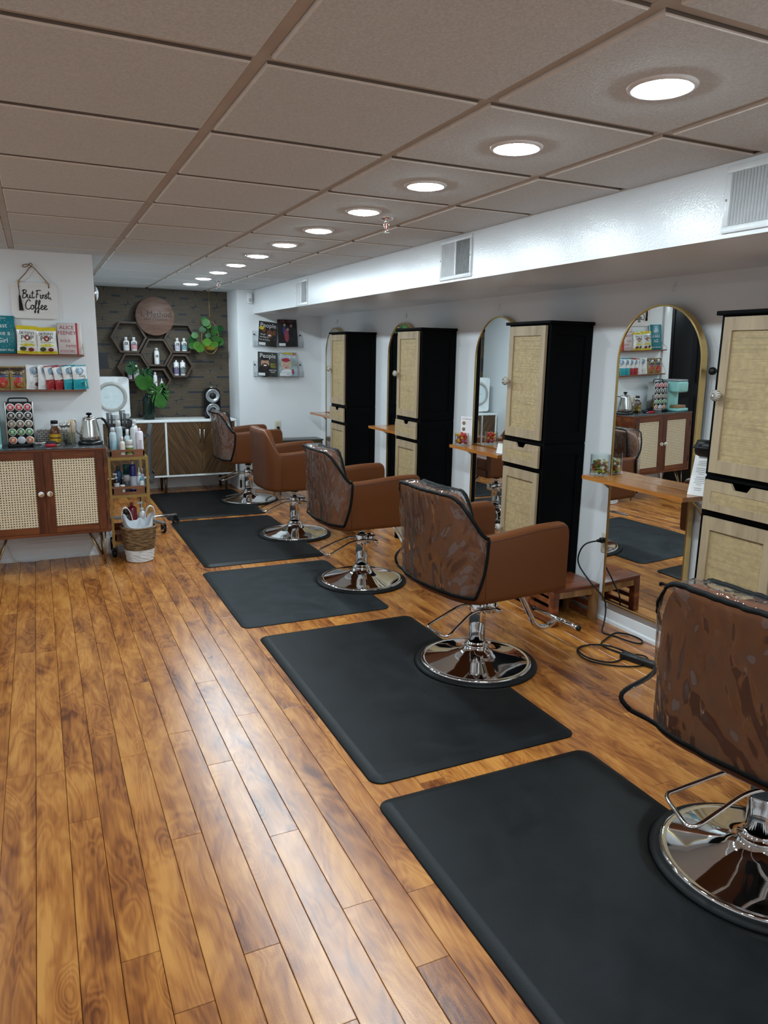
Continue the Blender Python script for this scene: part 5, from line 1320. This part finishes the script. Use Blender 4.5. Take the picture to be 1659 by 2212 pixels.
for i, (p, r, w_, h_, mt, nt) in enumerate(tips):
    ob('stem', MB().tube(catmull([(.003*i, 0, .02), (.004*i-.006, 0, .24), (p[0]*.5, p[1]*.4, .34), (p[0], p[1], p[2])], 5), .004, 6), STEMM, t); leaf(t, p, r, w_, h_, mt, nt)
# speaker
t = thing('loudspeaker', 'black rounded loudspeaker with two silver ringed cones on the sideboard', 'speaker', (1.21, 6.40, ZB))
GLB = plain('gloss black', (.008, .008, .009), .12)
ob('cabinet', MB().prism(rrect(.165, .315, .06, 6, 0, .172), -.055, .10, 'XZ', smooth=True), GLB, t)
ob('foot', MB().lathe([(0, 0), (.085, 0), (.08, .008), (.035, .016)], 28), GLB, t)
ob('badge', MB().rbox(-.02, .008, -.05, -.02, .328, .345, .004), STEEL, t)
for z in (.247, .09):
    c_ = ob('driver', MB().lathe([(.076, -.055), (.074, -.066), (.068, -.069), (.036, -.060), (.034, -.052)], 40, (0, 0, z), 'Y', caps=False), plain('driver silver', (.42, .45, .47), .3, .7), t)
    ob('cone', MB().lathe([(.036, -.060), (.03, -.05), (0, -.045)], 28, (0, 0, z), 'Y'), INK, c_)

# ------------------------------------------------------------------ hexagon shelves with bottles
HEXW = wood('walnut stained hexagon', (.075, .042, .022), (.030, .015, .008), 'X', 1.5, .5)
def hexshelf(cx, cz, R, label):
    t = thing('hexagon_shelf', label, 'shelf', (cx, YB-.001, cz), 0, 'hexagon shelves on the wallpaper')
    o = [(R*math.cos(PI/3*i), R*math.sin(PI/3*i)) for i in range(6)]; q = [(u*(1-.019/R/.866), w_*(1-.019/R/.866)) for u, w_ in o]
    for i in range(6):
        j = (i+1) % 6; m = MB().prism([o[i], o[j], q[j], q[i]], -.10, 0, 'XZ'); ob('side_board', m, HEXW, t)
    return t
HX = dict(a=(.392, 1.645, .184), b=(.930, 1.645, .178), c=(.67, 1.491, .166), d=(.423, 1.334, .166), e=(.909, 1.352, .143), f=(.668, 1.199, .142))
hl = dict(a='upper left hexagon shelf holding two white bottles', b='upper right hexagon shelf holding two white bottles beside the hanging plant', c='middle hexagon shelf holding one slim bottle', d='left hexagon shelf half hidden by monstera leaves', e='small right hexagon shelf holding two tall bottles', f='lowest hexagon shelf behind the monstera leaves')
for kx, (cx, cz, R) in HX.items(): hexshelf(cx, cz, R, hl[kx])
def hb(kx): cx, cz, R = HX[kx]; return cz-R*.866+.0195
W8 = (.80, .80, .80); EM = (.01, .01, .012); gb = 'bottles in the hexagon shelves'
bottle('white bottle with dark emblem, left of the pair in the upper left hexagon', (.365, 6.59, hb('a')), .032, .142, 'flip', W8, W8, (.66, .64, .66), None, gb, mark=EM)
bottle('white bottle with red print, right of the pair in the upper left hexagon', (.444, 6.59, hb('a')), .032, .142, 'flip', W8, W8, (.60, .30, .32), None, gb, mark=EM)
bottle('white bottle with purple print, left of the pair in the upper right hexagon', (.895, 6.59, hb('b')), .030, .138, 'flip', W8, W8, (.50, .46, .56), None, gb, mark=EM)
bottle('white bottle with green print, right of the pair in the upper right hexagon', (.968, 6.59, hb('b')), .030, .138, 'flip', W8, W8, (.20, .33, .36), None, gb, mark=EM)
bottle('slim white spray bottle alone in the middle hexagon', (.672, 6.59, hb('c')), .027, .175, 'spray', W8, (.55, .56, .56), None, None, gb, mark=EM)
bottle('slim bottle with lilac print in the left hexagon', (.385, 6.59, hb('d')), .024, .128, 'can', W8, (.7, .7, .7), (.42, .32, .42), None, gb, mark=EM)
bottle('white bottle with lilac print in the left hexagon below the leaf', (.452, 6.59, hb('d')), .030, .145, 'flip', W8, W8, (.50, .44, .50), None, gb, mark=EM)
bottle('tall bottle with violet print in the small right hexagon', (.874, 6.59, hb('e')), .028, .165, 'can', W8, W8, (.16, .14, .26), None, gb, mark=EM)
bottle('tall bottle with grey green print in the small right hexagon', (.943, 6.59, hb('e')), .028, .165, 'can', W8, W8, (.17, .20, .20), None, gb, mark=EM)
bottle('white bottle in the lowest hexagon behind a monstera leaf', (.645, 6.59, hb('f')), .022, .19, 'spray', W8, W8, None, None, gb)
bottle('small white bottle at the right of the lowest hexagon', (.712, 6.59, hb('f')), .022, .12, 'nozzle', W8, W8, None, None, gb, mark=EM)
# round wooden sign
t = thing('round_sign', 'round walnut sign with dark engraved lettering above the hexagon shelves', 'sign', (.668, YB-.001, 1.868))
ob('disc', MB().lathe([(0, -.118), (.197, -.118), (.20, -.115), (.20, -.104), (0, -.104)], 64, (0, 0, 0), 'Y'), wood('walnut disc', (.20, .115, .085), (.10, .052, .036), 'X', 2.2, .55), t)
ob('standoff', MB().lathe([(.02, -.10), (.02, 0)], 12, (0, 0, 0), 'Y'), BLACKM, t)
m = MB(); text_mb(m, 'L Method', .082, lambda x, y: (x+.01, -.1188, -.005+y)); text_mb(m, 'Hair Creators', .042, lambda x, y: (x+.005, -.1188, -.045+y)); ob('lettering', m, plain('engraved dark', (.02, .013, .012), .6), t)
# wall clock seen at the partition edge
t = thing('wall_dome', 'small domed silver wall piece just showing past the coffee wall corner', 'wall piece', (XPE+.001, 4.22, 1.915))
ob('rim', MB().lathe([(.055, 0), (.06, .006), (.06, .022), (.054, .028)], 40, (0, 0, 0), 'X', caps=False), STEEL, t); ob('dome', MB().lathe([(.055, .024), (.045, .036), (.025, .044), (0, .047)], 32, (0, 0, 0), 'X'), plain('dome pale', (.7, .75, .78), .15), t)

# ------------------------------------------------------------------ hanging planter
t = thing('hanging_planter', 'gold hoop planter with round green leaves hanging before the wallpaper', 'plant', (1.235, 6.50, 1.66))
ob('cord', MB().tube([(0, 0, .505), (0, 0, .175)], .003, 6).lathe([(.004, .48), (.006, .49), (.006, .505)], 8), GOLDF, t)
ob('hoop', MB().tube([(.092*math.sin(a), .0, .175*math.cos(a)) for a in [2*PI*i/48 for i in range(48)]], .004, 8, True), GOLDF, t)
ob('pot', MB().lathe([(0, -.135), (.045, -.13), (.066, -.09), (.07, -.045), (.066, -.045), (.06, -.055), (0, -.06)], 28), plain('mustard pot', (.50, .36, .02), .35), t)
PIL = [plain('round leaf light', (.085, .22, .032), .45, var=.2, scale=20, spec=.2), plain('round leaf mid', (.035, .125, .024), .45, var=.2, scale=20, spec=.2), plain('round leaf dark', (.016, .075, .022), .45, var=.2, scale=20, spec=.2)]
pl = [(-.055, -.075, .155, .068, 1), (-.085, -.04, .085, .062, 2), (.03, -.08, .06, .064, 1), (-.175, -.05, .02, .058, 1), (-.04, -.09, .02, .05, 2), (.045, -.10, -.02, .070, 1), (-.06, -.12, -.05, .070, 0), (-.16, -.07, -.09, .075, 0), (-.12, -.06, -.115, .080, 0), (.09, -.05, -.04, .075, 1), (.10, .02, .06, .066, 2), (.12, .03, .10, .06, 2), (-.02, .03, .11, .07, 2), (-.20, -.02, -.03, .065, 2), (-.06, -.02, .185, .055, 1), (-.03, -.07, .125, .05, 0), (.05, -.03, .10, .055, 2), (-.20, -.01, -.09, .06, 1), (.02, -.11, -.075, .066, 0)]
rs = random.Random(4)
for i, (x, y, z, d, c) in enumerate(pl):
    ob('stalk', MB().tube(catmull([(0, 0, -.05), (x*.45, y*.4, z*.4-.01), (x, y, z)], 4), .0018, 5), STEMM, t)
    d *= 1.28; n = 18; vs = [(0, .006, 0)]+[(d/2*math.cos(2*PI*k_/n), 0, d/2*.95*math.sin(2*PI*k_/n)) for k_ in range(n)]
    d *= 1.0; o = ob('leaf', MB().add(vs, [(0, 1+k_, 1+(k_+1) % n) for k_ in range(n)], True), PIL[c], t); o.location = (x, y, z); o.rotation_euler = (rs.uniform(-.5, .5), rs.uniform(-.4, .4), rs.uniform(-.6, .6))

# ------------------------------------------------------------------ far white wall: magazine racks, sensor, console
def magrack(z, label):
    t = thing('magazine_rack', label, 'rack', (1.905, YF, z)); w = .28
    ob('back', MB().box(-w, w, -.006, -.002, 0, .17), ACRYL, t); ob('floor_plate', MB().box(-w, w, -.085, -.006, 0, .004), ACRYL, t); ob('front', MB().box(-w, w, -.088, -.084, 0, .06), ACRYL, t)
    for x in (-w+.002, w-.002): ob('side', MB().prism([(-.085, .0), (-.004, 0), (-.004, .17), (-.085, .06)], x-.002, x+.002, 'YZ'), ACRYL, t)
    for x in (-w+.02, w-.02): ob('screw', MB().lathe([(.008, -.012), (.008, 0)], 10, (x, -.004, .13), 'Y'), BLACKM, t)
magrack(1.572, 'upper clear acrylic magazine rack on the far white wall'); magrack(1.250, 'lower clear acrylic magazine rack on the far white wall')
def mag(label, x, z, w, h, base, rz, title, tcol, pieces, texts, lean=-.14, ydep=-.068):
    t = thing('magazine', label, 'magazine', (x, YF+ydep, z+.005)); t.rotation_euler = (lean*-1*-1, rz, 0)
    ob('pages', MB().box(-w/2+.002, w/2-.002, -.002, .003, .002, h-.002), PAPER, t)
    cv = ob('cover', MB().box(-w/2, w/2, -.0032, -.002, 0, h), plain('cover print %.2f %.2f' % (base[0], base[1]), base, .3, var=.3, scale=14), t)
    for i, (px, pz, a, b, c) in enumerate(pieces):
        m = MB().prism([(px+a*math.cos(2*PI*k_/20), pz+b*math.sin(2*PI*k_/20)) for k_ in range(20)], -.0034-.0003*i, -.0030, 'XZ'); ob('printed_figure', m, plain('ink %.2f %.2f %.2f' % c, c, .35, var=.2, scale=60), cv)
    m = MB()
    if title: text_mb(m, title, .066, lambda u, v: (u, -.0062, h-.062+v), sx=1.0); ob('title', m, plain('title %.2f' % tcol[0], tcol, .4), cv)
    for s, sz, u0, z0, c in texts: m = MB(); text_mb(m, s, sz, lambda u, v: (u+u0, -.0064, z0+v)); ob('headline', m, plain('headline %.2f %.2f' % (c[0], c[1]), c, .4), cv)
    ob('address_label', MB().box(-w/2+.006, -w/2+.08, -.0066, -.0062, .006, .036), PAPER, cv)
SK1, SK2, SK3 = (.16, .06, .03), (.42, .24, .17), (.50, .32, .26)
mag('dark magazine with a laughing figure at the upper left of the racks', 1.772, 1.572, .205, .262, (.03, .028, .025), .10, 'People', (.70, .70, .70), [(.02, .155, .05, .05, (.02, .02, .02)), (.02, .135, .034, .045, SK1), (.02, .118, .018, .009, (.7, .66, .62)), (-.045, .17, .02, .026, SK1), (.07, .15, .016, .03, SK1), (-.07, .19, .026, .02, (.55, .42, .02))], [('Proof', .024, -.055, .115, (.8, .8, .8)), ('the Best Is', .022, -.04, .088, (.8, .8, .8)), ('Yet to Come', .022, -.036, .060, (.8, .8, .8))])
mag('dark magazine with three standing figures at the upper right of the racks', 2.010, 1.572, .222, .292, (.022, .02, .022), -.01, 'ENTREPRENEUR' if False else None, (.6, .1, .1), [(-.035, .17, .020, .05, (.03, .05, .18)), (-.012, .12, .026, .07, (.28, .05, .07)), (.045, .16, .022, .07, (.012, .012, .015)), (-.03, .235, .012, .016, SK3), (.004, .185, .012, .016, SK2), (.045, .225, .012, .016, SK3), (-.012, .15, .02, .03, (.26, .06, .08)), (-.05, .272, .03, .009, (.25, .03, .04)), (.03, .272, .04, .009, (.14, .04, .045))], [])
mag('magazine with a bearded smiling man in a cap at the lower left of the racks', 1.772, 1.250, .222, .262, (.05, .05, .045), .05, 'People', (.72, .72, .72), [(-.03, .06, .075, .07, (.012, .012, .012)), (-.03, .14, .046, .058, SK2), (-.03, .105, .040, .036, (.03, .02, .015)), (-.03, .195, .05, .026, (.012, .012, .012)), (-.03, .118, .018, .008, (.75, .72, .70))], [('JELLY', .026, .06, .125, (.55, .50, .02)), ('ROLL', .026, .065, .098, (.55, .50, .02)), ('BEAT THE', .018, .055, .062, (.8, .8, .8)), ('ODDS', .018, .055, .042, (.8, .8, .8))])
mag('magazine with a blonde person in a red headscarf at the lower right of the racks', 2.012, 1.250, .212, .262, (.30, .36, .38), -.015, 'People', (.72, .72, .72), [(.0, .252, .06, .010, (.55, .42, .02)), (-.025, .13, .055, .065, (.50, .40, .26)), (-.025, .125, .036, .050, SK3), (-.022, .180, .05, .022, (.35, .03, .05)), (-.02, .04, .07, .04, (.66, .66, .68)), (-.025, .100, .012, .005, (.4, .08, .08)), (.05, .05, .014, .03, (.3, .05, .08)), (.075, .24, .02, .016, (.5, .14, .02))], [('AMERICA', .020, .065, .13, (.58, .48, .03))])
o = ob('motion_sensor', MB().rbox(-.026, .026, -.045, 0, -.055, .055, .01, 3), WHITEP, loc=(1.60, YF, 2.075)); tag(o, 'small white motion sensor box high on the far wall beside the soffit', 'sensor')
ob('sensor_lens', MB().rbox(-.015, .015, -.049, -.043, -.04, -.005, .004), plain('lens grey', (.45, .48, .5), .25), o)
t = thing('console_table', 'small dark console table with brass legs against the far wall', 'table', (2.07, 6.015, 0))
ob('top', MB().rbox(-.26, .26, -.125, .125, .562, .578, .002), plain('dark bronze', (.05, .048, .04), .3), t)
ob('frame', MB().box(-.25, .25, -.12, -.105, .535, .562).box(-.25, .25, .105, .12, .535, .562).box(-.25, -.235, -.105, .105, .535, .562).box(.235, .25, -.105, .105, .535, .562), plain('aged brass', (.16, .12, .05), .4, .8), t)
for sx in (-1, 1):
    for sy in (-1, 1): ob('leg', MB().box(sx*.2425-.0075, sx*.2425+.0075, sy*.1125-.0075, sy*.1125+.0075, 0, .535), plain('aged brass', (.16, .12, .05), .4, .8), t)
o = ob('plug_cable', MB().rbox(-.014, .014, -.04, -.009, -.034, -.008, .005).tube(catmull([(0, -.035, -.02), (.02, -.04, -.06), (.035, -.035, -.14), (.05, -.03, -.3), (.06, -.03, -.5)], 5), .004, 6), BLACKM, loc=(1.895, YF, .71)); tag(o, 'black plug and cable hanging from the far wall outlet', 'cable')

# ------------------------------------------------------------------ vents and sprinklers
VENTW = plain('vent enamel', (.70, .71, .72), .3); VD = plain('vent interior', (.02, .02, .02), .7)
def vent(y0, y1, z0, z1, label, split, tilt=(.8, -.8)):
    t = thing('air_vent', label, 'vent', (XS, (y0+y1)/2, (z0+z1)/2), 0, 'air vents along the soffit'); hy, hz = (y1-y0)/2, (z1-z0)/2; f = .022
    ob('frame', MB().rbox(-.008, 0, -hy, hy, hz-f, hz, .002).rbox(-.008, 0, -hy, hy, -hz, -hz+f, .002).rbox(-.008, 0, -hy, -hy+f, -hz+f, hz-f, .002).rbox(-.008, 0, hy-f, hy, -hz+f, hz-f, .002), VENTW, t)
    ob('throat', MB().box(-.0012, -.0004, -hy+f, hy-f, -hz+f, hz-f), VD, t)
    secs = [(-hy+f, hy-f, tilt[0])] if not split else [(-hy+f, -.006, tilt[1]), (.006, hy-f, tilt[0])]
    if split: ob('mullion', MB().box(-.008, -.001, -.006, .006, -hz+f, hz-f), VENTW, t)
    for a, b, tl in secs:
        n = max(6, int((b-a)/.0125)); s = MB().box(-.0065, .0065, -.0006, .0006, -hz+f, hz-f).mesh('louver'); s.materials.append(VENTW)
        for i in range(n):
            o = bpy.data.objects.new('louver', s); C.objects.link(o); o.parent = t; o.location = (-.006, a+(b-a)*(i+.5)/n, 0); o.rotation_euler = (0, 0, tl)
    for y in (-hy+.009, hy-.009): ob('screw', MB().lathe([(0, -.0095), (.004, -.009), (.004, -.008)], 10, (0, y, 0), 'X'), STEEL, t)
vent(-.25, .122, 1.932, 2.145, 'white louvred air vent on the soffit cut off by the right photo edge', False, (-.42, -.42))
vent(1.748, 2.09, 1.930, 2.150, 'white louvred air vent in the middle of the soffit', True, (-.5, .6))
vent(4.42, 4.745, 1.922, 2.138, 'white louvred air vent at the far end of the soffit', True, (-.5, .6))
def sprinkler(x, y, label):
    t = thing('fire_sprinkler', label, 'sprinkler', (x, y, ZT), 0, 'fire sprinklers on the ceiling')
    ob('flange', MB().lathe([(.034, 0), (.034, -.003), (.028, -.009), (.012, -.012)], 28), CHROME, t)
    ob('body', MB().lathe([(.011, -.011), (.011, -.022), (.007, -.024)], 16), CHROME, t)
    for s in (-1, 1): ob('arm', MB().tube(catmull([(s*.008, 0, -.020), (s*.014, 0, -.032), (s*.010, 0, -.050), (s*.003, 0, -.060)], 4), .0028, 6), CHROME, t)
    ob('bulb', MB().lathe([(0, -.024), (.003, -.03), (.003, -.048), (0, -.056)], 10), plain('sprinkler bulb', (.5, .1, .08), .2), t)
    ob('deflector', MB().lathe([(0, -.058), (.006, -.060), (.016, -.066), (.016, -.068), (0, -.067)], 20), CHROME, t)
sprinkler(1.075, 1.62, 'chrome fire sprinkler nearest the camera beside a ceiling lamp'); sprinkler(1.097, 5.40, 'chrome fire sprinkler at the far end of the ceiling')
